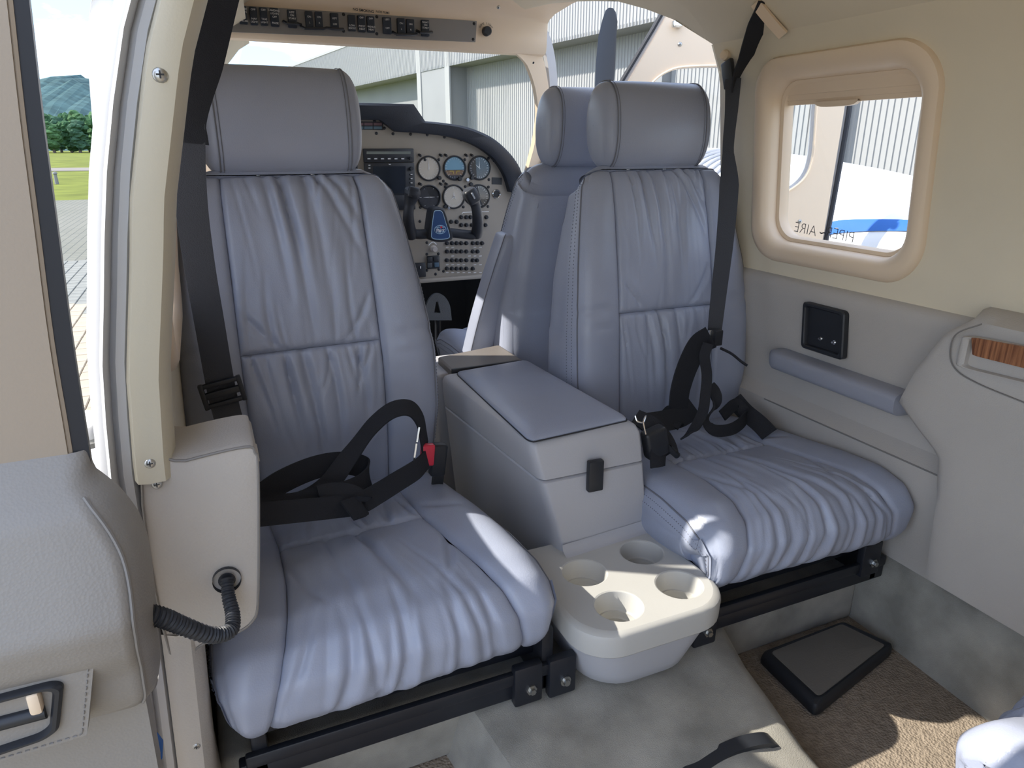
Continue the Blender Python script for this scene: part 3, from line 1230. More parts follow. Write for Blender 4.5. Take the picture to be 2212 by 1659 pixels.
    for q in np.linspace(-1, 1, 22):
        side = 1 if q >= 0 else -1
        w, d, r = BACK.w(t), BACK.d(t), BACK.r(t)
        e = 1e-3
        ty, tz = BACK.y(t + e) - BACK.y(t - e), BACK.z(t + e) - BACK.z(t - e)
        L = np.hypot(ty, tz)
        ny, nz = -tz / L, ty / L
        X = q * (w - .004)
        D = d - r * (1 - np.sqrt(np.clip(1 - np.clip((np.abs(X) - (w - r)) / r, 0, 1) ** 2, 0, 1))) + .004 * (1 - q * q)
        G.append(np.stack([X, BACK.y(t) - ny * D, BACK.z(t) - nz * D], -1))
    G_shell = G
    mb.grid(np.array(G))
    mb.build('back_shell', LEATHER, S)
    # rounded crown over the shoulders, from the front top edge to the shell
    mb = MB()
    G = []
    sh_ = np.array(G_shell)
    for i, q in enumerate(np.linspace(-1, 1, 22)):
        pr = sh_[i, -1]
        xw = float(BACK.w(1.0))
        pf = BACK.pt(np.array([1.0]), 1, x=np.array([q * (xw - .004)]))[0]
        if abs(q) > .8:
            k_ = (abs(q) - .8) / .2
            pf = pf + (pr - pf) * .35 * k_ ** 2
        row = []
        for a in np.linspace(0, 1, 12):
            bl_ = math.sin(a * math.pi)
            row.append(pf * (1 - a) + pr * a + np.array([0, .006 * bl_ + .012 * a * bl_, (.026 * (1 - abs(q) ** 5) + .004) * bl_ ** .7]))
        G.append(row)
    mb.grid(np.array(G))
    ss = np.linspace(0, .99, 24)
    one = np.ones(24)
    capr = list(BACK.pt(one * .995, 1, s=ss)) + list(BACK.pt(one * .995, -1, s=ss))[::-1]
    mb.fan(np.array(capr))
    mb.build('crown', LEATHER, S)
    # cushion underside pan
    mb = MB()
    mb.box((0, .0, .262), (.42, .44, .05), .02, 3)
    mb.build('cushion_pan', BLACKMETAL, S)

    # ---- headrest
    hy, hz = .405, 1.043
    hh, hd = .094, .060

    def ring(sc, n=40, x=0, sy=1.0):
        out = []
        for a in np.linspace(0, 2 * math.pi, n, endpoint=False):
            cy_, cz_ = math.cos(a), math.sin(a)
            py = hd * np.sign(cy_) * abs(cy_) ** .78
            pz = hh * np.sign(cz_) * abs(cz_) ** .86
            out.append([x, hy + py * sc + .10 * (pz * sc) * .6, hz + pz * sc])
        return out

    hwid = .118
    mb = MB()
    G = [ring(1.0 - .012 * (abs(q) ** 8) + .010 * (1 - q * q), x=q * hwid) for q in np.linspace(-1, 1, 25)]
    mb.grid(np.array(G), cv=True)
    hb = mb.build('headrest', LEATHER, S)
    for side in (-1, 1):
        mb = MB()
        G = []
        for k in np.linspace(0, 1, 12):
            a = k * math.pi / 2
            G.append(ring(.985 * math.cos(a) ** .55 if k < 1 else .01, x=side * (hwid + .028 * math.sin(a) ** 1.2)))
        mb.grid(np.array(G), cv=True)
        mb.build('end_cap', LEATHER, hb)
        mb = MB()
        mb.tube(np.array(ring(1.004, 60, x=side * (hwid - .001))), .0013, 5, closed=True)
        mb.tube(np.array(ring(1.012, 60, x=side * (hwid - .007))), .0007, 4, closed=True)
        mb.build('piping', LEATHER_SEAM, hb)
    for sx in (-.05, .05):
        mb = MB()
        mb.cyl((sx, .405, .90), (sx, .407, .97), .006)
        mb.build('headrest_post', CHROME, S)
    return S


# decide which way the parametrised normals face
_t = np.linspace(.2, .3, 4)[None, :].repeat(4, 0)
_x = np.linspace(-.05, .05, 4)[:, None].repeat(4, 1)
BACK.flip = grid_normals(BACK.pt(_t, 1, x=_x))[1, 1][1] > 0
CUSH.flip = grid_normals(CUSH.pt(_t, 1, x=_x))[1, 1][2] < 0

L_YAW, R_YAW = math.radians(2.5), math.radians(-1.0)
SEAT_L = make_seat('leather_seat', 'grey leather rear facing seat beside the open cabin door', (.170, 1.035, 0), L_YAW, 3, 'rear facing leather seats')
SEAT_R = make_seat('leather_seat', 'grey leather rear facing seat against the right cabin window wall', (.966, 1.045, 0), R_YAW, 12, 'rear facing leather seats')
SEAT_C = make_seat('leather_seat', 'grey leather front seat with an upright folded armrest facing the instrument panel', (.940, 2.06, 0.0), math.pi, 21)
SEAT_A = make_seat('leather_seat', 'grey leather forward facing rear seat, only its cushion corner showing above the carpet', (.957, .118, 0), math.pi, 30)

for S_ in (SEAT_C, SEAT_A):
    for sx in (-.15, .15):
        mb = MB()
        mb.box((sx, .02, .125), (.03, .40, .25), .006)
        mb.build('seat_base', BLACKMETAL, S_)

# folded armrest on the copilot seat (world space, parented keeping transform)
bpy.context.view_layer.update()


def keep(o, parent):
    o.parent = parent
    o.matrix_parent_inverse = parent.matrix_world.inverted()
    return o


mb = MB()
G = []
pa = smooth_path([P(1108, 498, y=1.705), P(1100, 520, y=1.69), P(1077, 590, y=1.70), P(1050, 680, y=1.73), P(1030, 760, y=1.76)], 7)
for i, p in enumerate(pa):
    t = i / (len(pa) - 1)
    e = min(1, (t / .08)) ** .5 if t < .08 else 1
    e = max(e, .3)
    row = []
    for a in np.linspace(0, 2 * math.pi, 20, endpoint=False):
        ca, sa = math.cos(a), math.sin(a)
        row.append(p + np.array([.036 * e * np.sign(ca) * abs(ca) ** .5, .040 * e * np.sign(sa) * abs(sa) ** .5, 0]))
    G.append(row)
mb.grid(np.array(G), cv=True)
mb.fan(G[0])
mb.fan(G[-1])
ar = keep(mb.build('folded_armrest', LEATHER), SEAT_C)
mb = MB()
mb.tube(np.array([r_[18] + np.array([.0, -.001, 0]) for r_ in G[2:]]), .0013, 5)
mb.tube(np.array([r_[12] + np.array([.0, -.001, 0]) for r_ in G[2:]]), .0013, 5)
keep(mb.build('seam_piping', LEATHER_SEAM), ar)

# ---- seat frames
def frame(label, x0, x1, y, xs_bolts):
    f = thing('steel_mount', label, 'seat mount', ((x0 + x1) / 2, y, .14), group='black seat frames under the rear facing seats')
    inv = -np.array(f.location)
    mb = MB()
    mb.box(np.array([(x0 + x1) / 2, y, .158]) + inv, (x1 - x0, .020, .036), .003)
    mb.build('front_rail', BLACKMETAL, f)
    mb = MB()
    mb.box(np.array([(x0 + x1) / 2, y - .014, .187]) + inv, (x1 - x0 - .02, .012, .022), .003)
    mb.box(np.array([(x0 + x1) / 2, y + .03, .215]) + inv, (x1 - x0 - .04, .012, .05), .003)
    mb.build('upper_rail', BLACKMETAL, f)
    mb = MB()
    mb.box(np.array([(x0 + x1) / 2, y + .40, .158]) + inv, (x1 - x0, .025, .036), .003)
    mb.build('rear_rail', BLACKMETAL, f)
    for x in (x0 + .03, x1 - .03):
        mb = MB()
        mb.box(np.array([x, y + .2, .20]) + inv, (.022, .42, .12), .004)
        mb.build('side_plate', BLACKMETAL, f)
    for bx, bz, up_ in xs_bolts:
        mb = MB()
        mb.box(np.array([bx, y - .016, bz]) + inv, (.05, .018, .075), .004)
        br = mb.build('bracket', BLACKMETAL, f)
        mb = MB()
        c = np.array([bx + .004, y - .026, bz - .008]) + inv
        mb.lathe([(.0001, .008), (.0052, .008), (.0058, .006), (.0058, .002), (.0095, .002), (.0095, -.003)], c, (0, -1, 0), 6 if up_ else 12)
        mb.build('bolt', STEEL, br)
    return f


frame('black steel frame under the seat beside the open cabin door', -.055, .455, .845, [(.385, .172, 1), (.447, .168, 0)])
frame('black steel frame under the seat against the right wall', .70, 1.215, .852, [(.745, .165, 1), (1.155, .205, 1)])

# ------------------------------------------------------------------ centre console
con = thing('centre_console', 'grey plastic storage console with padded lid and four cup wells between the two seats', 'console', (.60, 1.1, .14))
inv = -np.array(con.location)
TL, TR_, BR, BL = (np.array([.452, 1.475]), np.array([.683, 1.485]), np.array([.714, 1.022]), np.array([.478, 1.030]))
tl, tr, br, bl = (np.array([.470, 1.47]), np.array([.68, 1.48]), np.array([.739, 1.012]), np.array([.532, .994]))


def con_ring(z, inset=0.0, r=.10, n=6):
    k = (z - .28) / (.50 - .28)
    cs_ = [np.append(a * (1 - k) + b * k, z) for a, b in ((tl, TL), (tr, TR_), (br, BR), (bl, BL))]
    cc = sum(cs_) / 4
    out = []
    for q in cs_:
        d = q - cc
        d[:2] -= np.sign(d[:2]) * inset
        out.append(cc + d)
    return quad_rr(out, 0.0, r, n)


mb = MB()
G = [con_ring(z, i_, .11) + inv for z, i_ in ((.15, .0), (.22, .0), (.28, .0), (.34, .0), (.419, .0), (.4215, .003), (.4215, .03))]
mb.grid(np.array(G), cv=True)
# flared foot where the body meets the tray
mb.build('body', CONSOLE, con)
mb = MB()
G = [con_ring(z, i_, .11) + inv for z, i_ in ((.4235, .03), (.4235, .003), (.426, .0), (.46, .0), (.484, .001), (.494, .005), (.4985, .012), (.5, .02), (.5, .024))]
mb.grid(np.array(G), cv=True)
mb.fan(G[-1])
lid = mb.build('lid', CONSOLE, con)
pc = [P(u, v, z=.5) for u, v in ((985, 807), (1135, 781), (1359, 908), (1145, 956))]
mb = MB()
G = []
for i_, z in ((0, .4995), (0, .503), (.015, .5055), (.05, .508), (.11, .5105), (.22, .512), (.5, .5125), (.95, .5125)):
    G.append(quad_rr([np.array([q[0], q[1], z]) for q in pc], i_, .10, 5) + inv)
mb.grid(np.array(G), cv=True)
mb.fan(G[-1])
mb.build('lid_pad', LEATHER, lid)
mb = MB()
ring = quad_rr([np.array([q[0], q[1], .5005]) for q in pc], -.008, .10, 5) + inv
mb.tube(ring, .0014, 5, closed=True)
mb.build('pad_piping', BLACK, lid)
lc = P(1283, 1025, y=1.012)
mb = MB()
fx = unit(np.array([BR[0] - BL[0], BR[1] - BL[1], 0]))
nrm = np.array([fx[1], -fx[0], 0])
Mx = np.array([fx, nrm, [0, 0, 1]]).T
mb.box(lc + nrm * .004 + inv, (.031, .014, .062), .003, 2, Mx)
mb.build('latch', BLACK, con)

# tray with four wells
TZ = .28
tx0, tx1, ty0, ty1 = .452, .742, .752, 1.03


def tray_ring(inset, z, rf=.072, n=8):
    xa, xb, ya, yb2 = tx0 + inset, tx1 - inset, ty0 + inset, ty1
    out = []
    for cx_, cy_, r, a0 in ((xb, yb2, .012, 0), (xa, yb2, .012, 90), (xa, ya, rf, 180), (xb, ya, rf, 270)):
        sx = -1 if cx_ == xb else 1
        sy = -1 if cy_ == yb2 else 1
        for k in range(n + 1):
            a = math.radians(a0 + 90 * k / n)
            out.append([cx_ + sx * r + r * math.cos(a), cy_ + sy * r + r * math.sin(a), z])
    return np.array(out)


cups = [P(u, v, z=TZ) for u, v in ((1386, 1192), (1262, 1236), (1467, 1262), (1336, 1308))]
RC = .0425
bm = bmesh.new()
loops = [tray_ring(.010, TZ)] + [np.array([[c[0] + RC * math.cos(a), c[1] + RC * math.sin(a), TZ] for a in np.linspace(0, 2 * math.pi, 36, endpoint=False)]) for c in cups]
eds = []
for L_ in loops:
    vv = [bm.verts.new(tuple(p + inv)) for p in L_]
    for i in range(len(vv)):
        eds.append(bm.edges.new((vv[i], vv[(i + 1) % len(vv)])))
bmesh.ops.triangle_fill(bm, use_beauty=True, use_dissolve=False, edges=eds)
bm.verts.index_update()
tv = np.array([v.co[:] for v in bm.verts])
tf = [tuple(v.index for v in f.verts) for f in bm.faces]
bm.free()
mb = MB()
mb.add(tv, tf)
G = [tray_ring(i_, z) + inv for i_, z in ((.010, TZ), (.005, TZ - .0015), (.0015, TZ - .005), (0, TZ - .010), (.001, TZ - .043), (.004, TZ - .047), (.016, TZ - .047))]
mb.grid(np.array(G), cv=True)
tray = mb.build('cup_tray', TRAY, con, angle=30)
for c in cups:
    mb = MB()
    c2 = np.array([c[0], c[1], TZ]) + inv
    mb.lathe([(RC, .0), (RC - .0025, -.0012), (RC - .0035, -.004), (RC - .0045, -.034), (RC - .006, -.036), (RC - .0085, -.0365), (RC - .0095, -.046), (RC - .011, -.048), (RC - .0125, -.0485), (RC - .013, -.060), (.0001, -.060)], c2, (0, 0, 1), 36)
    mb.build('cup_well', TRAY, tray)
mb = MB()
G = [tray_ring(i_, z, rf) + inv for i_, z, rf in ((.014, TZ - .046, .07), (.018, TZ - .07, .07), (.030, TZ - .115, .075), (.036, TZ - .135, .075), (.048, TZ - .145, .07), (.07, TZ - .147, .06))]
mb.grid(np.array(G), cv=True)
mb.fan(G[-1])
mb.build('bin', CONSOLE, con)
# concave fillet between tray and console front
mb = MB()
G = []
for t in np.linspace(0, 1, 12):
    a = np.append(bl * (1 - t) + br * t, TZ)
    n_ = np.array([0.05, -1, 0])
    row = []
    for k in np.linspace(0, 1, 6):
        ang = k * math.pi / 2
        row.append(a + n_ * (.018 * (1 - math.sin(ang))) + np.array([0, 0, .018 * (1 - math.cos(ang))]) + inv)
    G.append(row)
mb.grid(np.array(G))
mb.build('fillet', CONSOLE, con)

# front console lid between the front seats
fc = thing('front_console', 'flat grey brown console lid between the front seats beyond the padded console', 'console', (.575, 1.60, .14))
inv = -np.array(fc.location)
mb = MB()
mb.box(np.array([.572, 1.588, .315]) + inv, (.225, .165, .34), .012, 3)
mb.build('body', CONSOLE, fc)
mb = MB()
cs = [P(945, 772, z=.50), P(1078, 745, z=.50), P(1128, 777, z=.50), P(975, 800, z=.50)]
G = [quad_rr([q + np.array([0, 0, dz]) for q in cs], i_, .10) + inv for i_, dz in ((0, -.018), (0, -.002), (.02, .0), (.06, .001))]
mb.grid(np.array(G), cv=True)
mb.fan(G[-1])
mb.build('lid', mat('brown_grey_vinyl', (.19, .17, .155, 1), .5, bump=.1, bscale=300), fc)
mb = MB()
a_, b_ = P(978, 804, z=.497), P(1126, 781, z=.497)
mb.box((a_ + b_) / 2 + inv, (np.linalg.norm(b_ - a_), .008, .012), .002)
mb.build('hinge_gap', BLACK, fc)

# ------------------------------------------------------------------ seat belts


def wds(path, a, b):
    k = len(path)
    return np.array([unit(np.asarray(a) * (1 - i / (k - 1)) + np.asarray(b) * (i / (k - 1))) for i in range(k)])


def px_path(lst, n=7):
    return smooth_path([P(u, v, **{c: d}) for u, v, c, d in lst], n)


BL_ = thing('seat_belt', 'black seat belt with a red buckle lying on the seat by the open door', 'seat belt', (.02, 1.2, .36))
inv = -np.array(BL_.location)
pa = px_path([(500, -70, 'y', 1.04), (476, 20, 'y', 1.09), (450, 130, 'y', 1.14), (422, 240, 'y', 1.18), (420, 310, 'y', 1.19)])
mb = MB()
mb.strap(pa + inv, wds(pa, (1, .2, .35), (1, .1, .1)), np.interp(np.linspace(0, 1, len(pa)), [0, .55, .85, 1], [.044, .044, .032, .040]), .003)
mb.build('upper_strap', WEB, BL_)
pa = px_path([(405, 250, 'y', 1.185), (412, 420, 'y', 1.20), (429, 560, 'y', 1.215), (453, 700, 'y', 1.225), (478, 840, 'y', 1.23), (500, 930, 'y', 1.22), (520, 1010, 'y', 1.20)])
mb = MB()
mb.strap(pa + inv, (1, .05, .12), .046, .003)
mb.build('shoulder_strap', WEBGREY, BL_)
c = P(481, 848, y=1.224)
Mx = Matrix.Rotation(math.radians(-9), 3, 'Y')
mb = MB()
for dz in (-.018, .0, .018):
    mb.box(c + np.array(Mx @ Vector((0, 0, dz))) + inv, (.062, .009, .008 if dz else .012), .002, 2, np.array(Mx))
for dx in (-.031, .031):
    mb.box(c + np.array(Mx @ Vector((dx, 0, 0))) + inv, (.008, .011, .046), .002, 2, np.array(Mx))
mb.build('adjuster', BLACK, BL_)
# lap straps
paths = [
    ('lap_strap', [(560, 1075, 'y', 1.10), (610, 1040, 'y', 1.12), (680, 1010, 'y', 1.14), (740, 1000, 'y', 1.15), (785, 1010, 'y', 1.14), (796, 1035, 'y', 1.11), (765, 1058, 'y', 1.08), (690, 1080, 'y', 1.05), (600, 1098, 'y', 1.03), (555, 1105, 'y', 1.02)], (0, .35, 1), (0, .55, .9), .040),
    ('lap_strap', [(555, 1085, 'y', 1.06), (640, 1086, 'y', 1.07), (705, 1050, 'y', 1.10), (755, 985, 'y', 1.13), (805, 920, 'y', 1.15), (848, 886, 'y', 1.16), (885, 882, 'y', 1.165), (906, 905, 'y', 1.17), (914, 940, 'y', 1.17), (918, 966, 'y', 1.175)], (.3, .5, .9), (.6, .9, .2), .034),
    ('lap_strap', [(922, 992, 'y', 1.16), (900, 1014, 'y', 1.13), (862, 1038, 'y', 1.10), (820, 1064, 'y', 1.07), (775, 1088, 'y', 1.045), (720, 1096, 'y', 1.03), (640, 1104, 'y', 1.01), (560, 1112, 'y', 1.0)], (.4, .6, .7), (.1, .5, .8), .036),
    ('lap_strap', [(690, 1074, 'y', 1.04), (725, 1066, 'y', 1.05), (762, 1070, 'y', 1.05), (782, 1090, 'y', 1.035), (750, 1104, 'y', 1.01)], (.2, .7, .8), (.2, .9, .3), .038),
]
for nm, lst, w0, w1, wd in paths:
    pa = px_path(lst)
    mb = MB()
    mb.strap(pa + inv, wds(pa, w0, w1), wd, .0035)
    mb.build(nm, WEB, BL_)
# buckle
c = P(946, 992, y=1.185)
Mx = np.array(Matrix.Rotation(math.radians(8), 3, 'Y'))
mb = MB()
mb.box(c + inv, (.030, .022, .066), .005, 3, Mx)
mb.box(P(944, 1050, y=1.20) + inv, (.024, .006, .07), .002, 1, Mx)
bk = mb.build('buckle', BLACK, BL_)
mb = MB()
c2 = P(923, 982, y=1.168)
mb.box(c2 + inv, (.026, .016, .043), .004, 3, np.array(Matrix.Rotation(math.radians(6), 3, 'Y')))
mb.build('release_button', RED, bk)
for (u0, v0), (u1, v1) in (((905, 920), (900, 952)), ((899, 955), (894, 990))):
    mb = MB()
    mb.strap(np.array([P(u0, v0, y=1.155), (P(u0, v0, y=1.155) + P(u1, v1, y=1.152)) / 2, P(u1, v1, y=1.152)]) + inv, (.25, 1, 0), .022, .003)
    mb.build('tongue_plate', CHROME, bk)

BR_ = thing('seat_belt', 'black shoulder and lap belt hanging in loops on the seat against the right wall', 'seat belt', (1.08, 1.2, .36))
inv = -np.array(BR_.location)
pa = px_path([(1672, 5, 'x', 1.085), (1652, 45, 'x', 1.10), (1620, 105, 'x', 1.115), (1594, 158, 'x', 1.115), (1582, 200, 'x', 1.112)])
mb = MB()
mb.strap(pa + inv, wds(pa, (.45, -1, .4), (.6, .55, .1)), np.interp(np.linspace(0, 1, len(pa)), [0, .3, .6, 1], [.062, .064, .036, .030]), .003)
mb.build('upper_strap', WEB, BR_)
pa = px_path([(1584, 170, 'x', 1.112), (1580, 240, 'x', 1.105), (1573, 320, 'x', 1.10), (1575, 400, 'x', 1.09), (1566, 520, 'x', 1.065), (1552, 640, 'x', 1.035), (1541, 740, 'x', 1.01)])
kk = np.linspace(0, 1, len(pa))
mb = MB()
mb.strap(pa + inv, wds(pa, (.8, -.9, 0), (1, -.35, 0)), np.interp(kk, [0, .22, .35, .5, 1], [.034, .026, .024, .042, .030]), .003)
mb.build('shoulder_strap', WEBGREY, BR_)
# guide loop on the pillar
mb = MB()
c = P(1574, 160, x=1.125)
mb.box(c + inv, (.012, .034, .060), .004, 2, np.array(Matrix.Rotation(math.radians(-20), 3, 'X')))
mb.build('strap_guide', BLACK, BR_)
mb = MB()
mb.lathe([(.0001, .012), (.008, .011), (.0115, .007), (.0115, -.004)], P(1568, 120, x=1.128) + inv, (-1, -.2, .1), 18)
mb.build('anchor_cap', BEIGE_WARM, BR_)
c = P(1541, 728, x=1.008)
mb = MB()
mb.box(c + np.array([.004, .0, 0]) + inv, (.022, .030, .036), .003, 2)
ad = mb.build('adjuster', BLACK, BR_)
mb = MB()
mb.box(P(1533, 729, x=.998) + inv, (.0085, .006, .034), .0015, 2)
mb.build('adjuster_plate', CHROME, ad)
mb = MB()
mb.tube(px_path([(1556, 752, 'x', 1.015), (1580, 764, 'x', 1.035), (1600, 780, 'x', 1.05), (1614, 790, 'x', 1.06)]) + inv, .0032, 6)
mb.build('pull_cord', WEB, BR_)
rp = [
    ('hanging_strap', [(1536, 728, 'y', 1.16), (1510, 745, 'y', 1.17), (1486, 790, 'y', 1.175), (1470, 840, 'y', 1.17), (1462, 890, 'y', 1.16), (1440, 915, 'y', 1.14)], (.8, -.2, -.5), (1, .3, .2), .056),
    ('hanging_strap', [(1530, 742, 'y', 1.14), (1522, 770, 'y', 1.135), (1527, 810, 'y', 1.13), (1524, 850, 'y', 1.12), (1518, 890, 'y', 1.10), (1500, 925, 'y', 1.07), (1478, 945, 'y', 1.05)], (.7, -.6, 0), (.9, .2, .3), .022),
    ('lap_strap', [(1535, 832, 'y', 1.15), (1545, 845, 'y', 1.14), (1546, 870, 'y', 1.12), (1528, 910, 'y', 1.10), (1545, 930, 'y', 1.09), (1585, 925, 'y', 1.11), (1610, 900, 'y', 1.15), (1592, 872, 'y', 1.18), (1560, 898, 'y', 1.16)], (1, .4, .3), (.2, .6, .8), .026),
    ('lap_strap', [(1585, 862, 'y', 1.20), (1610, 890, 'y', 1.17), (1640, 915, 'y', 1.13), (1662, 938, 'y', 1.10)], (.5, .2, .8), (.6, .3, .7), .040),
    ('lap_strap', [(1500, 880, 'y', 1.17), (1470, 900, 'y', 1.15), (1430, 910, 'y', 1.13), (1395, 915, 'y', 1.12)], (.1, .7, .7), (.1, .7, .7), .046),
    ('lap_strap', [(1372, 900, 'y', 1.10), (1400, 915, 'y', 1.08), (1425, 940, 'y', 1.06), (1440, 975, 'y', 1.04), (1405, 985, 'y', 1.03)], (.9, .4, .1), (.9, .3, .5), .050),
]
for nm, lst, w0, w1, wd in rp:
    pa = px_path(lst)
    mb = MB()
    mb.strap(pa + inv, wds(pa, w0, w1), wd, .0035)
    mb.build(nm, WEB, BR_)
c = P(1415, 955, y=1.045)
mb = MB()
mb.box(c + inv, (.05, .028, .062), .008, 3, np.array(Matrix.Rotation(math.radians(-14), 3, 'Y')))
mb.cyl(P(1445, 968, y=1.04) + inv, P(1463, 984, y=1.04) + inv, .007)
bk = mb.build('buckle', BLACK, BR_)
mb = MB()
mb.tube(px_path([(1372, 898, 'y', 1.03), (1377, 910, 'y', 1.025), (1390, 912, 'y', 1.022), (1395, 898, 'y', 1.022), (1390, 912, 'y', 1.022), (1395, 938, 'y', 1.02)]) + inv, .0016, 6)
mb.build('tongue_plate', CHROME, bk)

# ------------------------------------------------------------------ floor mat with black border
mt_ = thing('foot_pad', 'brown grey foot pad with a black padded border on the carpet by the right wall', 'mat', (1.06, .80, 0))
inv = -np.array(mt_.location)
cs = [P(1652, 1402, z=.036), P(1822, 1338, z=.036), P(1926, 1386, z=.036), P(1768, 1512, z=.036)]


def pad_rings(lst, r):
    return [quad_rr([np.array([q[0], q[1], z]) for q in cs], i_, r, 6) + inv for i_, z in lst]


mb = MB()
G = pad_rings([(-.05, .002), (-.08, .007), (-.08, .017), (-.05, .027), (.02, .032), (.06, .032), (.09, .030), (.11, .024)], .14)
mb.grid(np.array(G), cv=True)
mb.build('border', BLACK, mt_)
mb = MB()
G = pad_rings([(.08, .027), (.10, .031), (.3, .033), (.7, .034)], .10)
mb.grid(np.array(G), cv=True)
mb.fan(G[-1])
mb.build('centre_panel', mat('brown_grey_rubber', (.17, .155, .135, 1), .75, bump=.2, bscale=300, var=.08), mt_)

# ------------------------------------------------------------------ instrument panel
YP = 2.40
ip = thing('instrument_panel', 'grey instrument panel with six round dials under a black glareshield', 'instrument panel', (X0, YP, .52))
inv = -np.array(ip.location)


def Q(u, v, d=0.0):
    return P(u, v, y=YP - d) + inv


XB = .50


def mirx(x):
    x = np.asarray(x, float)
    xe = 1.09
    xr = .70
    return np.where(x < xr, 2 * XB - x, (2 * XB - xr) + (x - xr) / (xe - xr) * (.055 - (2 * XB - xr)))


def mirror_ring(right):
    r = [np.array(p) for p in right]
    l = [np.array([mirx(p[0]), p[1], p[2]]) for p in r[::-1]]
    return np.array(r + l)


inner = [P(u, v, y=YP) for u, v in ((823, 258), (856, 283), (905, 286), (955, 291), (1005, 303), (1042, 320), (1072, 345), (1092, 376), (1104, 412))]
low = [P(1112, 470, y=YP), P(1112, 540, y=YP), P(1095, 600, y=YP)]
low[-1][2] = P(950, 606, y=YP)[2]
face = mirror_ring([np.array([XB, YP, inner[0][2]])] + inner + low)
mb = MB()
mb.prism(face + inv, (0, .02, 0))
mb.build('panel_plate', PANELGREY, ip, smooth=False)
mb = MB()
mb.box(np.array([X0, YP - .006, face[:, 2].min() + .006]) + inv, (.98, .03, .014), .003)
mb.build('lower_edge', PANELGREY, ip)
# glareshield
outer = [P(u, v, y=YP - .03) for u, v in ((893, 225), (918, 262), (960, 266), (1010, 275), (1060, 296), (1098, 328), (1122, 362), (1131, 395), (1130, 430))]
inn = [P(u, v, y=YP - .03) for u, v in ((822, 259), (855, 284), (905, 287), (958, 293), (1006, 305), (1043, 323), (1072, 348), (1092, 380), (1103, 415))]
ro = smooth_path(outer[1:], 4)
ri = smooth_path(inn[2:], 4)
ro = np.vstack([outer[0], ro])
m_ = len(ro)
ri_full = np.vstack([inn[0], inn[1], ri])
tt = np.linspace(0, 1, 40)


def resamp(r_):
    s_ = np.concatenate([[0], np.cumsum(np.linalg.norm(np.diff(r_, axis=0), axis=1))])
    return np.stack([np.interp(tt * s_[-1], s_, r_[:, k]) for k in range(3)], -1)


# match by feature: bump corner then lip
def seg_resamp(r_, cuts, ns):
    out = []
    for (a, b), n in zip(zip(cuts[:-1], cuts[1:]), ns):
        part = r_[a:b + 1]
        s_ = np.concatenate([[0], np.cumsum(np.linalg.norm(np.diff(part, axis=0), axis=1))])
        t_ = np.linspace(0, s_[-1], n, endpoint=False)
        out.append(np.stack([np.interp(t_, s_, part[:, k]) for k in range(3)], -1))
    out.append(r_[-1:])
    return np.vstack(out)


RO = seg_resamp(ro, [0, 1, len(ro) - 1], [4, 40])
RI = seg_resamp(ri_full, [0, 1, len(ri_full) - 1], [4, 40])
RO = np.vstack([[XB, RO[0, 1], RO[0, 2]], RO])
RI = np.vstack([[XB, RI[0, 1], RI[0, 2]], RI])
def mir_full(R_):
    L_ = R_[::-1].copy()
    L_[:, 0] = mirx(L_[:, 0])
    return np.vstack([L_, R_[1:]])


RO = mir_full(RO)
RI = mir_full(RI)
mb = MB()
mid = RO * .85 + RI * .15
rows = [RI + [0, .05, 0], RI, RI * .8 + RO * .2 + [0, -.006, 0], mid + [0, -.008, 0], RO + [0, -.002, 0], RO + [0, .01, .001], RO + [0, .45, -.06]]
mb.grid(np.array(rows) + inv)
mb.build('glareshield', GLARE, ip)

# annunciator strip
mb = MB()
cs = [Q(742, 262, .003), Q(828, 263, .003), Q(828, 281, .003), Q(742, 279, .003)]
mb.prism(np.array(cs), (0, .006, 0))
an = mb.build('annunciator', BLACK, ip, smooth=False)
AM = [mat('annun_red', (.16, .09, .10, 1), .4), mat('annun_blue', (.09, .15, .19, 1), .4)]
for r_ in range(2):
    for k in range(4):
        u0 = 747 + k * 20
        v0 = 265 + r_ * 8
        mb = MB()
        mb.prism(np.array([Q(u0, v0, .005), Q(u0 + 18, v0, .005), Q(u0 + 18, v0 + 6, .005), Q(u0, v0 + 6, .005)]), (0, .003, 0))
        mb.build('indicator_light', AM[r_], an, smooth=False)

# panel screws
scr = [(777, 288), (813, 288), (849, 289), (887, 290), (923, 291), (960, 296), (996, 302), (1031, 313), (809, 262), (830, 277),
       (1067, 347), (1084, 364), (918, 345), (948, 345), (906, 397), (958, 391), (918, 405), (1004, 345), (1055, 342), (1056, 388), (1055, 404), (1054, 446), (1001, 447), (908, 448), (907, 478),
       (922, 524), (922, 549), (947, 548), (922, 584), (948, 582), (958, 586), (941, 592), (1005, 403), (962, 404)]
mb0 = MB()
mb0.lathe([(.0001, .0030), (.0030, .0026), (.0052, .0008), (.0056, -.002)], (0, 0, 0), (0, -1, 0), 10)
s0 = mb0.build('panel_screw', BLACK, ip)
s0.location = Q(*scr[0])
for u, v in scr[1:]:
    s1 = s0.copy()
    COL.objects.link(s1)
    s1.location = Q(u, v)

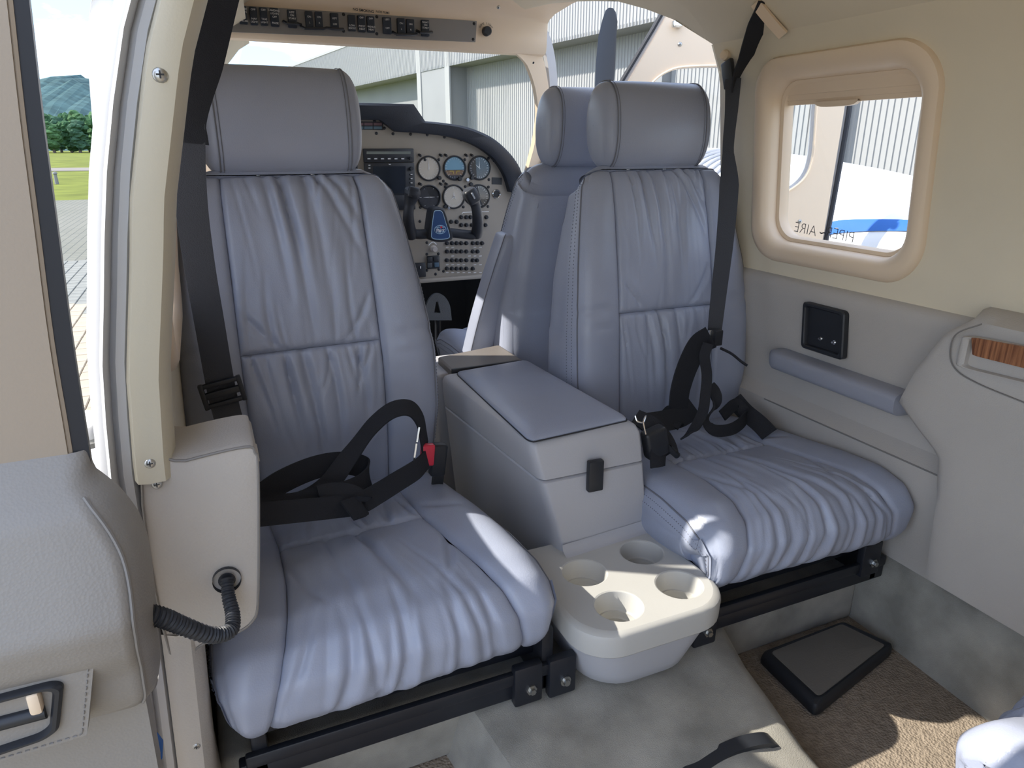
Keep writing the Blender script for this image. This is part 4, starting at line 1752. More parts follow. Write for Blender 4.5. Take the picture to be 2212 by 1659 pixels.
# dials
RD = .0395
dl = [(926, 364, 'cream'), (982, 363, 'att'), (1035, 363, 'alt'), (927, 426, 'turn'), (980, 425, 'hdg'), (1034, 424, 'vsi')]  # 'cream': dial whose pale face is the painted reflection, not a cream dial
SKYB = mat('horizon_blue', (.16, .34, .46, 1), .5)
EARTH = mat('horizon_brown', (.22, .13, .06, 1), .5)
YEL = mat('yellow_print', (.6, .45, .05, 1), .5)
for i, (u, v, kd) in enumerate(dl):
    c = Q(u, v)
    mb = MB()
    mb.lathe([(RD - .003, -.006), (RD - .003, .004), (RD - .0005, .007), (RD + .0022, .006), (RD + .0028, -.002)], c, (0, -1, 0), 40)
    bz = mb.build('dial', BLACK, ip)
    mb = MB()
    ringp = np.array([c + np.array([(RD - .003) * math.cos(a), -.0005, (RD - .003) * math.sin(a)]) for a in np.linspace(0, 2 * math.pi, 40, endpoint=False)])
    if kd == 'att':
        up_ = np.array([q for q in ringp if q[2] - c[2] >= -.008])
        srt = sorted(up_.tolist(), key=lambda q: math.atan2(q[2] - c[2] + .0081, q[0] - c[0]))
        mb.ngon(np.array(srt), mi=0)
        z1, z2 = c[2] - .0079, c[2] - .024
        x1, x2 = math.sqrt((RD - .003) ** 2 - .0079 ** 2), math.sqrt((RD - .003) ** 2 - .024 ** 2)
        lowr = [[c[0] - x1, c[1] - .0006, z1], [c[0] + x1, c[1] - .0006, z1], [c[0] + x2 * 1.08, c[1] - .0006, (z1 * .4 + z2 * .6)], [c[0] + x2, c[1] - .0006, z2], [c[0] - x2, c[1] - .0006, z2], [c[0] - x2 * 1.08, c[1] - .0006, (z1 * .4 + z2 * .6)]]
        mb.ngon(np.array(lowr), mi=1)
        mb.ngon(ringp + [0, .0004, 0], mi=2)
        mb.build('face', [SKYB, EARTH, DIALBLACK], bz, smooth=False)
        mb = MB()
        for sx in (-1, 1):
            mb.box(c + np.array([sx * .012, -.002, -.010]), (.014, .001, .002))
            mb.box(c + np.array([sx * .006, -.002, -.014]), (.002, .001, .009))
        mb.build('aircraft_symbol', YEL, bz, smooth=False)
    else:
        mb.ngon(ringp)
        mb.build('face', REFLDIAL if kd in ('cream', 'hdg') else DIALBLACK, bz, smooth=False)  # two faces carry the painted reflection tone
    mb = MB()
    nt_ = 24 if kd != 'hdg' else 36
    for k in range(nt_):
        a = 2 * math.pi * k / nt_
        if kd in ('turn',) and k % 4:
            continue
        dvec = np.array([math.cos(a), 0, math.sin(a)])
        ln = .007 if k % 3 == 0 else .004
        w_ = np.array([-math.sin(a), 0, math.cos(a)]) * .0005
        p0, p1 = c + dvec * (RD - .005) + [0, -.001, 0], c + dvec * (RD - .005 - ln) + [0, -.001, 0]
        mb.add([p0 - w_, p0 + w_, p1 + w_, p1 - w_], [(0, 1, 2, 3)])
    mb.build('scale_marks', WHITE, bz, smooth=False)
    hands = {'cream': [(90, .030)], 'alt': [(92, .030), (140, .020)], 'turn': [(180, .022), (0, .022)], 'hdg': [(90, .02), (225, .014), (315, .014)], 'vsi': [(180, .028)], 'att': []}[kd]
    for a, ln in hands:
        a = math.radians(a)
        dvec = np.array([math.cos(a), 0, math.sin(a)])
        pv = np.array([-math.sin(a), 0, math.cos(a)])
        mb = MB()
        b0 = c + np.array([0, -.003, 0])
        mb.prism(np.array([b0 - pv * .0016, b0 + dvec * ln, b0 + pv * .0016, b0 - dvec * .005]), (0, .0008, 0))
        mb.build('needle', WHITE, bz, smooth=False)
    mb = MB()
    mb.fan(ringp + [0, -.0055, 0])
    mb.build('glass', DIALGLASS, bz, smooth=False)
# adjusting knobs and little post lamps
for u, v, r_, mm in ((948, 384, .007, BLACK), (992, 386, .008, BLACK), (1008, 388, .007, CHROME), (1018, 384, .007, BLACK), (960, 446, .006, BLACK), (967, 449, .006, CHROME), (1016, 398, .007, BLACK)):
    mb = MB()
    mb.lathe([(.0001, .014), (r_ * .8, .014), (r_, .011), (r_, .003), (r_ * .7, 0)], Q(u, v), (0, -1, 0), 14)
    mb.build('knob', mm, ip)
for u, v in ((905, 334), (950, 334), (961, 334), (1005, 334), (1017, 334), (906, 396), (950, 396), (962, 396)):
    mb = MB()
    mb.lathe([(.0001, .016), (.0035, .015), (.0045, .010), (.004, .0)], Q(u, v), (.2, -1, -.3), 10)
    mb.build('post_lamp', BLACK, ip)

# radio stack: audio panel, navigator, lower unit, and the second stack at its left


def unit_box(name, u0, v0, u1, v1, d=.012):
    mb = MB()
    a, b = Q(u0, v0), Q(u1, v1)
    c = (a + b) / 2
    mb.box(c + np.array([0, -d / 2, 0]), (abs(b[0] - a[0]), d, abs(b[2] - a[2])), .0025, 2)
    return mb.build(name, BLACK, ip)


R1 = unit_box('audio_panel', 783, 321, 893, 350)
mb = MB()
mb.prism(np.array([Q(792, 327, .0125), Q(887, 327, .0125), Q(887, 333, .0125), Q(792, 333, .0125)]), (0, .002, 0))
mb.build('display_strip', mat('lcd_strip', (.17, .19, .17, 1), .3), R1, smooth=False)
for k in range(6):
    u = 797 + k * 14.6
    mb = MB()
    mb.box(Q(u, 343, .0135), (.013, .004, .006), .001)
    bt = mb.build('button', mat('button_grey', (.06, .065, .07, 1), .5), R1)
    mb = MB()
    mb.box(Q(u, 343, .0162), (.009, .0006, .003))
    mb.build('legend', WHITE, bt, smooth=False)
mb = MB()
mb.lathe([(.0001, .012), (.0045, .012), (.005, .0)], Q(886, 342, .012), (0, -1, 0), 12)
mb.build('knob', RUBBER, R1)
R2 = unit_box('navigator', 785, 352, 896, 421)
mb = MB()
mb.prism(np.array([Q(806, 359, .0125), Q(876, 359, .0125), Q(876, 418, .0125), Q(806, 418, .0125)]), (0, .002, 0))
mb.build('screen', SCREEN, R2, smooth=False)
for u, v in ((889, 377), (889, 386), (889, 395), (798, 357), (798, 363), (842, 355)):
    mb = MB()
    mb.box(Q(u, v, .0135), (.010, .004, .006), .001)
    bt = mb.build('button', mat('button_grey', (.06, .065, .07, 1), .5), R2)
    mb = MB()
    mb.box(Q(u, v, .0162), (.006, .0006, .0022))
    mb.build('legend', WHITE, bt, smooth=False)
mb = MB()
mb.lathe([(.0001, .012), (.006, .012), (.0065, .0)], Q(888, 364, .012), (0, -1, 0), 14)
mb.build('knob', RUBBER, R2)
R3 = unit_box('radio', 785, 423, 896, 452)
R4 = unit_box('radio', 672, 300, 772, 372)
for k in range(4):
    mb = MB()
    mb.box(Q(766, 312 + k * 13, .0135), (.009, .004, .006), .001)
    mb.build('button', mat('button_grey', (.06, .065, .07, 1), .5), R4)

# placard, ammeter, breakers, rocker block
mb = MB()
mb.prism(np.array([Q(1063, 383, .002), Q(1084, 384, .002), Q(1084, 399, .002), Q(1063, 398, .002)]), (0, .003, 0))
mb.build('placard', BLACK, ip, smooth=False)
mb = MB()
mb.lathe([(.012, .004), (.014, .006), (.016, .004), (.016, -.002)], Q(1072, 419), (0, -1, 0), 24)
mb.lathe([(.0001, .002), (.0125, .002)], Q(1072, 419), (0, -1, 0), 24, mi=1)
mb.build('small_gauge', [CHROME, DIALBLACK], ip)
bk0 = None
spots = []
rows = [(525, [965, 976, 986, 996, 1007, 1021, 1031, 1041]), (543, [965, 976, 986, 996, 1007, 1021, 1031]), (562, [965, 976, 986, 996, 1007, 1021, 1030]), (580, [965, 976, 986, 996, 1007, 1021]),
        (469, [996, 1007, 1016, 1050]), (486, [996, 1007, 1019, 1048]), (479, [974, 986])]
for v, us in rows:
    for u in us:
        spots.append((u, v))
for u, v in spots:
    if bk0 is None:
        mb = MB()
        mb.lathe([(.0001, .0125), (.0045, .0125), (.0055, .011), (.0058, .004), (.0075, .003), (.0078, -.001)], (0, 0, 0), (0, -1, 0), 12)
        bk0 = mb.build('circuit_breaker', BLACK, ip)
        bk0.location = Q(u, v)
    else:
        b1 = bk0.copy()
        COL.objects.link(b1)
        b1.location = Q(u, v)
for v in (534, 553, 572, 589):
    mb = MB()
    rs = np.random.RandomState(v)
    for u in np.arange(962, 1035, 12):
        if rs.rand() < .8:
            mb.box(Q(u + 4, v, .0006), (.010, .0005, .0022))
    mb.build('print_line', WHITE, ip, smooth=False)
mb = MB()
mb.strap(np.array([Q(998, 462, .001), Q(1000, 459, .001), Q(1020, 458, .001), Q(1056, 457, .001)]), (0, .0, 1), .0022, .0006)
mb.build('print_line', WHITE, ip, smooth=False)
rk = unit_box('switch_block', 921, 553, 949, 579, .008)
for u, v, mm in ((928, 560, BLACK), (942, 560, BLACK), (928, 573, mat('button_grey', (.06, .065, .07, 1), .5)), (943, 572, mat('switch_blue', (.06, .11, .16, 1), .5))):
    mb = MB()
    mb.box(Q(u, v, .0095), (.018, .006, .017), .002)
    mb.build('rocker', mm, rk)
rk = unit_box('magneto_box', 893, 568, 919, 597, .010)
mb = MB()
mb.box(Q(908, 578, .0125), (.004, .006, .010), .001)
mb.build('key_switch', CHROME, rk)
mb = MB()
mb.lathe([(.0001, .004), (.003, .003), (.0035, 0)], Q(901, 593, .010), (0, -1, 0), 10)
mb.build('indicator_light', WHITE, rk)
mb = MB()
mb.lathe([(.0001, .024), (.0085, .024), (.0095, .021), (.0095, .006), (.012, .004), (.012, 0)], Q(936, 537), (0, -1, 0), 18)
mb.build('dimmer_knob', mat('pale_knob', (.5, .45, .42, 1), .35), ip)
mb = MB()
mb.strap(smooth_path([Q(926, 530, .001), Q(931, 525, .001), Q(937, 523, .001), Q(943, 528, .001)], 5), (0, .0, 1), .003, .0006)
mb.build('print_line', WHITE, ip, smooth=False)

# ------------------------------------------------------------------ control yoke
YY = 2.24
yk = thing('control_yoke', 'black control yoke with a blue badge plate in front of the round dials', 'yoke', P(947, 490, y=YY))
inv = -np.array(yk.location)


def K(u, v, d=0.0):
    return P(u, v, y=YY - d) + inv


out = [(935, 450), (946, 447), (956, 450), (962, 460), (968, 480), (977, 508), (976, 517), (966, 521), (952, 523), (936, 521), (927, 517), (925, 508), (928, 480), (931, 460)]
ring = smooth_path([K(u, v) for u, v in out], 4, closed=True)
mb = MB()
c = ring.mean(0)
G = [c + (ring - c) * s_ + [0, d, 0] for s_, d in ((1, .05), (1, .0), (.95, -.006), (.9, -.008))]
mb.grid(np.array(G), cv=True)
mb.fan(G[-1])
hub = mb.build('hub', RUBBER, yk)
rb = smooth_path([K(u, v, .009) for u, v in ((939, 456), (946, 455), (953, 456), (957, 462), (963, 482), (971, 508), (969, 514), (963, 516), (950, 517), (938, 516), (933, 513), (932, 507), (934, 482), (937, 462))], 3, closed=True)
cb = rb.mean(0)
mb = MB()
mb.prism(cb + (rb - cb) * .97, (0, .003, 0))
mb.build('badge_plate', mat('badge_blue', (.03, .075, .19, 1), .35), hub, smooth=False)
mb = MB()
mb.tube(rb, .0011, 6, closed=True)
mb.build('badge_border', mat('badge_pale_blue', (.42, .60, .75, 1), .4), hub)
ec = K(951, 496, .0105)
mb = MB()
er = np.array([ec + np.array([.0205 * math.cos(a), 0, .0145 * math.sin(a)]) for a in np.linspace(0, 2 * math.pi, 36, endpoint=False)])
mb.prism(er, (0, .0012, 0), mi=0)
er2 = ec + (er - ec) * .88 + [0, -.0006, 0]
mb.prism(er2, (0, .0006, 0), mi=1)
PB = mat('badge_pale_blue', (.42, .60, .75, 1), .4)
BB = mat('badge_blue', (.03, .075, .19, 1), .35)
mb.build('logo_oval', [PB, BB], hub, smooth=False)
mb = MB()
for k in (-.6, 0, .6):
    mb.tube(np.array([ec + np.array([.018 * k * math.cos(a), -.0016, .0125 * math.sin(a)]) for a in np.linspace(-math.pi / 2, math.pi / 2, 12)]), .0006, 4)
for k in (-.55, .55):
    w_ = .018 * math.sqrt(1 - k * k)
    mb.tube(np.array([ec + np.array([x, -.0016, .0125 * k]) for x in (-w_, 0, w_)]), .0006, 4)
mb.build('logo_globe', PB, hub)
mb = MB()
mb.box(ec + np.array([0, -.0018, -.0015]), (.036, .0006, .0088))
mb.build('logo_band', BB, hub, smooth=False)
text('logo_word', 'Piper', .0135, ec + np.array([0, -.0024, -.002]), (1, 0, 0), (0, 0, 1), WHITE, hub, align='CENTER', bold=.0004)
mb = MB()
mb.lathe([(.0001, .001), (.0034, .0008), (.0036, 0)], ec + np.array([.003, -.0022, .0078]), (0, -1, 0), 12)
mb.build('logo_dot', RED, hub)
# cross bar and horns
mb = MB()
pa = smooth_path([K(u, v, -.035) for u, v in ((889, 505), (905, 506), (925, 505), (950, 503), (975, 503), (1000, 506), (1022, 507), (1030, 500))], 6)
G = []
for p in pa:
    G.append([p + np.array([0, .022 * math.cos(a), .016 * math.sin(a)]) for a in np.linspace(0, 2 * math.pi, 14, endpoint=False)])
mb.grid(np.array(G), cv=True)
mb.fan(G[0])
mb.fan(G[-1])
mb.build('cross_bar', RUBBER, yk)


def horn(pts, name='grip'):
    pa = smooth_path([K(u, v, d) for u, v, d in pts], 7)
    mb = MB()
    mb.tube(pa, .019, 14, rfun=lambda t: .0200 + .007 * math.exp(-((t - .86) / .16) ** 2) - .004 * math.exp(-((t - .5) / .2) ** 2))
    return mb.build(name, RUBBER, yk)


horn([(889, 508, -.035), (884, 490, .0), (882, 465, .03), (885, 440, .03), (890, 420, .035), (891, 408, .04)])
horn([(1029, 506, -.035), (1032, 490, .0), (1031, 465, .03), (1026, 440, .03), (1018, 425, .04), (1014, 413, .05)])
mb = MB()
mb.box(K(893, 416, .05), (.034, .018, .036), .006, 3, np.array(Matrix.Rotation(.25, 3, 'Y')))
mb.build('switch_pod', BLACK, yk)
mb = MB()
mb.box(K(1020, 424, .06), (.044, .026, .050), .010, 3, np.array(Matrix.Rotation(-.5, 3, 'Y')))
pd = mb.build('switch_pod', BLACK, yk)
mb = MB()
mb.box(K(1022, 423, .075), (.006, .004, .022), .001, 1, np.array(Matrix.Rotation(-.5, 3, 'Y')))
mb.build('trim_switch', STEEL, pd)
mb = MB()
mb.cyl(K(947, 490, -.02), K(947, 490, -.150), .018)
mb.build('shaft', CHROME, yk)

# rudder pedal hanging in the dark foot well
pdl = thing('rudder_pedal', 'grey ribbed rudder pedal with a slot in the dark foot well', 'pedal', P(946, 690, y=2.5))
inv = -np.array(pdl.location)
out = smooth_path([P(u, v, y=2.5) + inv for u, v in ((918, 692), (921, 660), (932, 640), (945, 634), (960, 640), (972, 660), (976, 692))], 5)
hole_ = [P(u, v, y=2.5) + inv for u, v in ((938, 676), (942, 652), (946, 652), (952, 676))]
bm = bmesh.new()
eds = []
for L_ in (out, np.array(hole_)):
    vv = [bm.verts.new(tuple(p)) for p in L_]
    for i in range(len(vv)):
        eds.append(bm.edges.new((vv[i], vv[(i + 1) % len(vv)])))
bmesh.ops.triangle_fill(bm, use_beauty=True, use_dissolve=False, edges=eds)
bm.verts.index_update()
tv = np.array([v.co[:] for v in bm.verts])
tf = [tuple(v.index for v in f.verts) for f in bm.faces]
bm.free()
mb = MB()
mb.add(tv, tf)
mb.add(tv + [0, .012, 0], tf)
mb.grid(np.array([out, out + [0, .012, 0]]), cv=True)
mb.build('tread', mat('pedal_grey', (.16, .17, .18, 1), .6, bump=.5, bscale=500, kind='voronoi'), pdl, smooth=False)
mb = MB()
mb.cyl(P(946, 690, y=2.51) + inv, P(946, 690, y=2.51) + inv + np.array([0, .03, -.28]), .012)
mb.build('arm', BLACKMETAL, pdl)

# dark foot well / firewall
mb = MB()
mb.box((X0, 2.93, .45), (1.0, .03, 1.0))
for s_ in (-1, 1):
    G = [[wp(y, z, s_, -.002) for z in np.linspace(0, .86, 8)] for y in np.linspace(2.45, 2.93, 5)]
    mb.grid(np.array(G))
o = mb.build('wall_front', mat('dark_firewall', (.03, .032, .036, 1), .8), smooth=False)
tag(o, 'dark firewall behind the instrument panel foot well', 'firewall', kind='structure')

# ------------------------------------------------------------------ overhead switch console
YO = 2.05
oc = thing('overhead_console', 'cream overhead console with a long grey switch panel above the windshield', 'overhead console', (.5, YO, 1.30))
inv = -np.array(oc.location)
mb = MB()
G = []
for x in np.linspace(.02, 1.0, 24):
    e = np.clip((x - .80) / .20, 0, 1)
    prof = [(1.72, 1.405 - .03 * e), (1.90, 1.398 - .03 * e), (2.0, 1.378 - .02 * e), (2.035, 1.358 - .01 * e), (2.046, 1.340), (2.050, 1.30), (2.054, 1.268), (2.062, 1.258), (2.08, 1.255), (2.25, 1.275), (2.27, 1.33)]
    G.append([np.array([x, y, z]) + inv for y, z in prof])
mb.grid(np.array(G))
mb.build('housing', BEIGE_WARM, oc)


def O(u, v, d=0.0):
    return P(u, v, y=YO - .001 - d) + inv


mb = MB()
mb.prism(np.array([O(468, 9, .0), O(1029, 46, .0), O(1026, 91, .0), O(466, 68, .0)]) + [0, -.004, 0], (0, .005, 0))
mb.build('switch_panel', mat('satin_grey_panel', (.25, .235, .225, 1), .4), oc, smooth=False)
DK = mat('switch_navy', (.012, .02, .035, 1), .4)


def rocker(u0, v0, u1, v1, lines):
    mb = MB()
    a, b = O(u0, v0), O(u1, v1)
    c = (a + b) / 2
    mb.box(c + np.array([0, -.009, 0]), (abs(b[0] - a[0]), .012, abs(b[2] - a[2])), .002, 2, np.array(Matrix.Rotation(.03, 3, 'X')))
    r_ = mb.build('rocker_switch', DK, oc)
    n_ = len(lines)
    for k, s_ in enumerate(lines):
        if not s_:
            continue
        zz_ = a[2] + (b[2] - a[2]) * (.16 + .68 * k / max(1, n_ - 1))
        text('legend', s_, .0062, np.array([c[0], c[1] - .0158, zz_]), (1, 0, -.03), (0, 0, 1), WHITE, r_, align='CENTER')
    return r_


S_ = [(513, 14, 535, 54, ['STROBE', 'LIGHTS', 'OFF', 'FIN', 'STROBE']), (537, 16, 557, 56, ['OFF', '', '', 'NAV', 'LIGHT']), (559, 17, 579, 57, ['OFF', '', '', 'TAXI', 'LIGHT']), (581, 18, 603, 59, ['LANDING', 'LIGHTS', 'OFF', '', 'PULSE']),
      (619, 22, 641, 62, ['LEFT', 'ON', 'START', '', '']), (657, 25, 676, 64, ['', 'ON', '', 'L', '']), (678, 26, 697, 65, ['', 'ON', '', 'R', '']), (711, 29, 731, 67, ['', 'LEFT', '', 'OFF', '']),
      (749, 33, 767, 69, ['', '', '', 'LOW', 'BOOST']), (770, 34, 788, 71, ['OFF', '', '', 'PITOT', 'HEAT']), (790, 36, 808, 72, ['OFF', '', '', 'WSHLD', 'HEAT']),
      (824, 38, 844, 75, ['LEFT', '', '', 'OFF', '']), (855, 40, 873, 77, ['', 'ON', '', 'L', '']), (875, 42, 893, 78, ['', 'ON', '', 'R', '']), (907, 44, 925, 80, ['RIGHT', 'ON', 'START', '', ''])]
for u0, v0, u1, v1, tx in S_:
    rocker(u0, v0, u1, v1, ['', '', '', '', ''] if False else tx)
for lst in ([(612, 46), (620, 50), (642, 51), (650, 53)], [(650, 57), (658, 61), (698, 62), (705, 60), (733, 63), (741, 63)], [(848, 69), (856, 74), (894, 75), (900, 73)], [(900, 66), (908, 70), (926, 70), (933, 69)]):
    mb = MB()
    pa = np.array([O(u, v, .02 if 0 < i < len(lst) - 1 else .008) for i, (u, v) in enumerate(lst)])
    mb.tube(pa, .0038, 6)
    mb.build('switch_guard', BLACK, oc)
for u, v in ((491, 13), (491, 52), (742, 31), (742, 67), (814, 36), (814, 73), (1024, 51), (1022, 85)):
    screw('screw', O(u, v, .004), (0, -1, 0), .0042, oc, BLACK)
mb = MB()
mb.lathe([(.0001, .016), (.010, .016), (.0125, .013), (.013, .0)], O(1050, 68, .003), (0, -1, 0), 20)
mb.build('dimmer_knob', BLACK, oc)
text('lettering', 'NO SMOKING', .0088, O(762, 20, .008) + [0, .0, 0], (1, 0, -.045), (0, -.1, 1), INK, oc, bold=.0002)
text('lettering', 'NÃO FUME', .0074, O(812, 25, .008), (1, 0, -.045), (0, -.1, 1), INK, oc, bold=.0001)
for k, (ch, ang) in enumerate(zip('DOME LIGHT', np.linspace(150, 30, 10))):
    if ch == ' ':
        continue
    a = math.radians(ang)
    pc_ = O(1050, 68, .0045) + np.array([.021 * math.cos(a), 0, .021 * math.sin(a)])
    text('lettering', ch, .0075, pc_, (math.sin(a), 0, -math.cos(a)), (math.cos(a), 0, math.sin(a)), INK, oc, align='CENTER')
# visor clips under the console edge
for u, v, w_ in ((515, 82, .055), (715, 92, .045), (829, 97, .045), (996, 104, .040)):
    mb = MB()
    c = P(u, v, y=2.10) + inv
    mb.box(c + np.array([0, 0, .004]), (w_, .03, .016), .002, 1)
    mb.build('visor_clip', BLACK, oc)
mb = MB()
a_, b_ = P(545, 80, y=2.09) + inv, P(760, 93, y=2.09) + inv
mb.cyl(a_ + [0, 0, .004], b_ + [0, 0, .004], .004, 8)
mb.build('visor_rod', BLACK, oc)
# round dome vent on the headliner
mb = MB()
mb.lathe([(.028, -.004), (.030, .006), (.036, .007), (.042, .002), (.044, -.006)], P(962, -6, z=1.398) + inv, (0, -.25, -1), 30)
mb.lathe([(.0001, .004), (.029, .004)], P(962, -6, z=1.398) + inv, (0, -.25, -1), 24, mi=1)
mb.build('dome_lamp', [CHROME, BLACK], oc)

# ------------------------------------------------------------------ windshield post trim and door frame at the right
mb = MB()
cl = [(1100, 55, 2.06), (1128, 88, 2.07), (1150, 125, 2.09), (1166, 180, 2.13), (1172, 240, 2.18), (1165, 300, 2.24), (1150, 360, 2.32), (1135, 420, 2.40)]
ww = [.10, .085, .058, .048, .045, .045, .045, .04]
pa = smooth_path([P(u, v, y=y) for u, v, y in cl], 5)
wv = np.interp(np.linspace(0, 1, len(pa)), np.linspace(0, 1, len(ww)), ww)
mb.strap(pa, wds(pa, (1, 0, .8), (1, 0, .1)), wv, .02)
o = mb.build('trim_9', BEIGE_WARM)
tag(o, 'cream windshield post trim curving down from the overhead console', 'post trim', kind='structure')
screw('screw', P(1077, 16, y=2.0), (0, -1, -.6), .005, o)
screw('screw', P(1140, 100, y=2.06), (0, -1, 0), .005, o)
screw('screw', P(1152, 135, y=2.085), (0, -1, 0), .004, o, BLACK)
mb = MB()
cl = [(1098, 2, 2.06), (1132, 22, 2.07), (1160, 52, 2.08), (1180, 95, 2.10), (1190, 150, 2.13), (1193, 210, 2.17), (1188, 290, 2.24), (1170, 380, 2.33), (1150, 450, 2.40)]
pa = smooth_path([P(u, v, y=y) for u, v, y in cl], 5)
mb.strap(pa, wds(pa, (1, .2, .9), (1, .2, 0)), .032, .016)
o = mb.build('trim_10', SILVER)
tag(o, 'grey metal front door frame beside the windshield post', 'door frame', kind='structure')
mb = MB()
mb.box(P(1113, 22, y=2.055), (.018, .010, .036), .003, 2, np.array(Matrix.Rotation(-.4, 3, 'Y')))
lt = mb.build('latch_plate', STEEL, o)
# left side post
mb = MB()
pa = smooth_path([np.array([.05, 2.07, 1.36]), np.array([-.0, 2.10, 1.25]), np.array([-.01, 2.2, 1.1]), np.array([.03, 2.38, .9])], 5)
mb.strap(pa, wds(pa, (1, 0, .8), (1, 0, .1)), .06, .02)
o = mb.build('trim_11', BEIGE_WARM)
tag(o, 'cream windshield post trim on the pilot side', 'post trim', kind='structure')

# windshield pane
mb = MB()
G = []
for t in np.linspace(0, 1, 8):
    y = 2.17 + .68 * t
    z = 1.30 - .36 * t
    h = .40 + .12 * t
    G.append([np.array([X0 + h * s_, y - .10 * abs(s_) ** 3 * t, z - .02 * abs(s_) ** 3]) for s_ in np.linspace(-1, 1, 12)])
mb.grid(np.array(G))
o = mb.build('window_4', GLASS)
tag(o, 'clear windshield under the overhead console', 'windshield', kind='structure')

# ------------------------------------------------------------------ open rear cabin door leaf (left)
d1 = thing('door_1', 'open cabin door leaf with cream upper lining and grey padded lower pocket', 'door', (-.25, .70, .30), kind='structure')
inv = -np.array(d1.location)
yd = .68
ed = [P(u, v, y=yd) for u, v in ((-6, -160), (14, 0), (42, 250), (72, 480), (106, 740), (138, 930), (166, 1102))]
ed = smooth_path(ed, 4)
zb = P(0, 1158, y=yd)[2]
ring = [np.array([-.80, yd, ed[0][2]])] + list(ed) + [P(120, 1120, y=yd), P(0, 1158, y=yd), np.array([-.80, yd, zb - .03])]
ring = np.array(ring)
mb = MB()
mb.prism(ring + inv, (0, .02, 0))
mb.build('upper_lining', DOORLINING, d1, smooth=False)
mb = MB()
mb.tube(ed + inv + np.array([.0012, .004, 0]), .0026, 6)
mb.build('lining_edge', DOORLINING, d1)
es = smooth_path([P(u, v, y=yd + .015) for u, v in ((14, -160), (36, 0), (66, 250), (98, 480), (134, 740), (164, 930), (190, 1090), (205, 1180))], 5)
mb = MB()
mb.strap(es + inv, (1, .1, 0), .017, .022)
mb.build('edge_seal', RUBBER, d1)
mb = MB()
r2 = ring.copy()
r2[:, 1] = yd + .02
mb.prism(r2 + inv + np.array([-.005, 0, 0]), (0, .03, 0))
mb.build('outer_skin', WHITEPAINT, d1, smooth=False)
# lower padded pocket
ys_ = .60
re = smooth_path([P(u, v, y=ys_) for u, v in ((172, 1104), (236, 1152), (284, 1212), (306, 1268), (318, 1340), (326, 1420), (332, 1500), (338, 1562), (330, 1590))], 5)
G = []
zs = np.linspace(re[0][2] + .02, re[-1][2] - .0, 36)
zk = re[::-1, 2]
for z in zs:
    xr = np.interp(z, zk, re[::-1, 0])
    bul = np.interp(z, [re[-1][2], re[-1][2] + .02, .53, .565, .60, re[0][2] - .02, re[0][2] + .02], [.045, .055, .062, .085, .095, .06, .012])
    row = []
    for a in np.linspace(0, math.pi / 2, 8):
        row.append([xr - .022 + .022 * math.cos(a), yd + .012 - bul * (math.sin(a) ** .8), z])
    for t in np.linspace(.06, 1, 10):
        row.append([xr - .022 + t * (-.80 - xr), yd + .012 - bul * (1 - .10 * t), z])
    G.append(row)
low_ = [[p[0] + .0, yd + .02, p[2] - .008] for p in G[-1]]
G.append([[p[0], (p[1] + yd) / 2, p[2] - .006] for p in G[-1]])
G.append(low_)
mb = MB()
mb.grid(np.array(G) + inv)
pk = mb.build('padded_pocket', DOORVINYL, d1)
# lower edge plate and roll seam
mb = MB()
mb.tube(np.array([G[i][5] for i in range(4, 36)]) + inv + np.array([.001, -.001, 0]), .0016, 5)
mb.build('seam', SEAMGREY, pk)
# stitched handle panel with black bezel
yh = .612
cs = [P(-150, 1500, y=yh), P(205, 1412, y=yh), P(188, 1588, y=yh), P(-150, 1690, y=yh)]
cs = [q + inv for q in cs]
mb = MB()
mb.prism(quad_rr(cs, 0, .04), (0, .02, 0))
hp_ = mb.build('handle_panel', DOORVINYL, d1, smooth=False)
mb = MB()
rr_ = quad_rr(cs, .07, .04)
for i in range(0, len(rr_)):
    a, b = rr_[i], rr_[(i + 1) % len(rr_)]
    n_ = max(1, int(np.linalg.norm(b - a) / .006))
    for k in range(n_):
        p0 = a + (b - a) * (k + .15) / n_
        p1 = a + (b - a) * (k + .7) / n_
        mb.tube(np.array([p0, (p0 + p1) / 2, p1]) + [0, -.0006, 0], .0006, 4)
mb.build('stitching', SEAMGREY, hp_)
cs = [P(-140, 1535, y=yh), P(140, 1462, y=yh), P(128, 1578, y=yh), P(-140, 1668, y=yh)]
cs = [q + inv for q in cs]
mb = MB()
Gk = [quad_rr(cs, i_, .32, 8) + np.array([0, -d, 0]) for i_, d in ((0, -.002), (0, .005), (.05, .008), (.12, .008), (.17, .004), (.2, -.016))]
mb.grid(np.array(Gk), cv=True)
mb.fan(Gk[-1])
bz = mb.build('handle_bezel', BLACK, hp_)
mb = MB()
mb.box(P(78, 1508, y=yh) + inv + np.array([0, -.004, 0]), (.010, .012, .022), .003, 2)
mb.build('lever_knob', BEIGE_WARM, bz)
mb = MB()
mb.cyl(P(-130, 1595, y=yh) + inv, P(100, 1535, y=yh) + inv, .007, 10)
mb.build('door_lever', BLACK, bz)
# lower door skin under the pocket
mb = MB()
mb.prism(np.array([[-.80, .66, .42], [re[-1][0] - .01, .66, re[-1][2] - .004], [re[-1][0] - .018, .66, .10], [-.80, .66, .10]]) + inv, (0, .03, 0))
mb.build('lower_lining', DOORVINYL, d1, smooth=False)

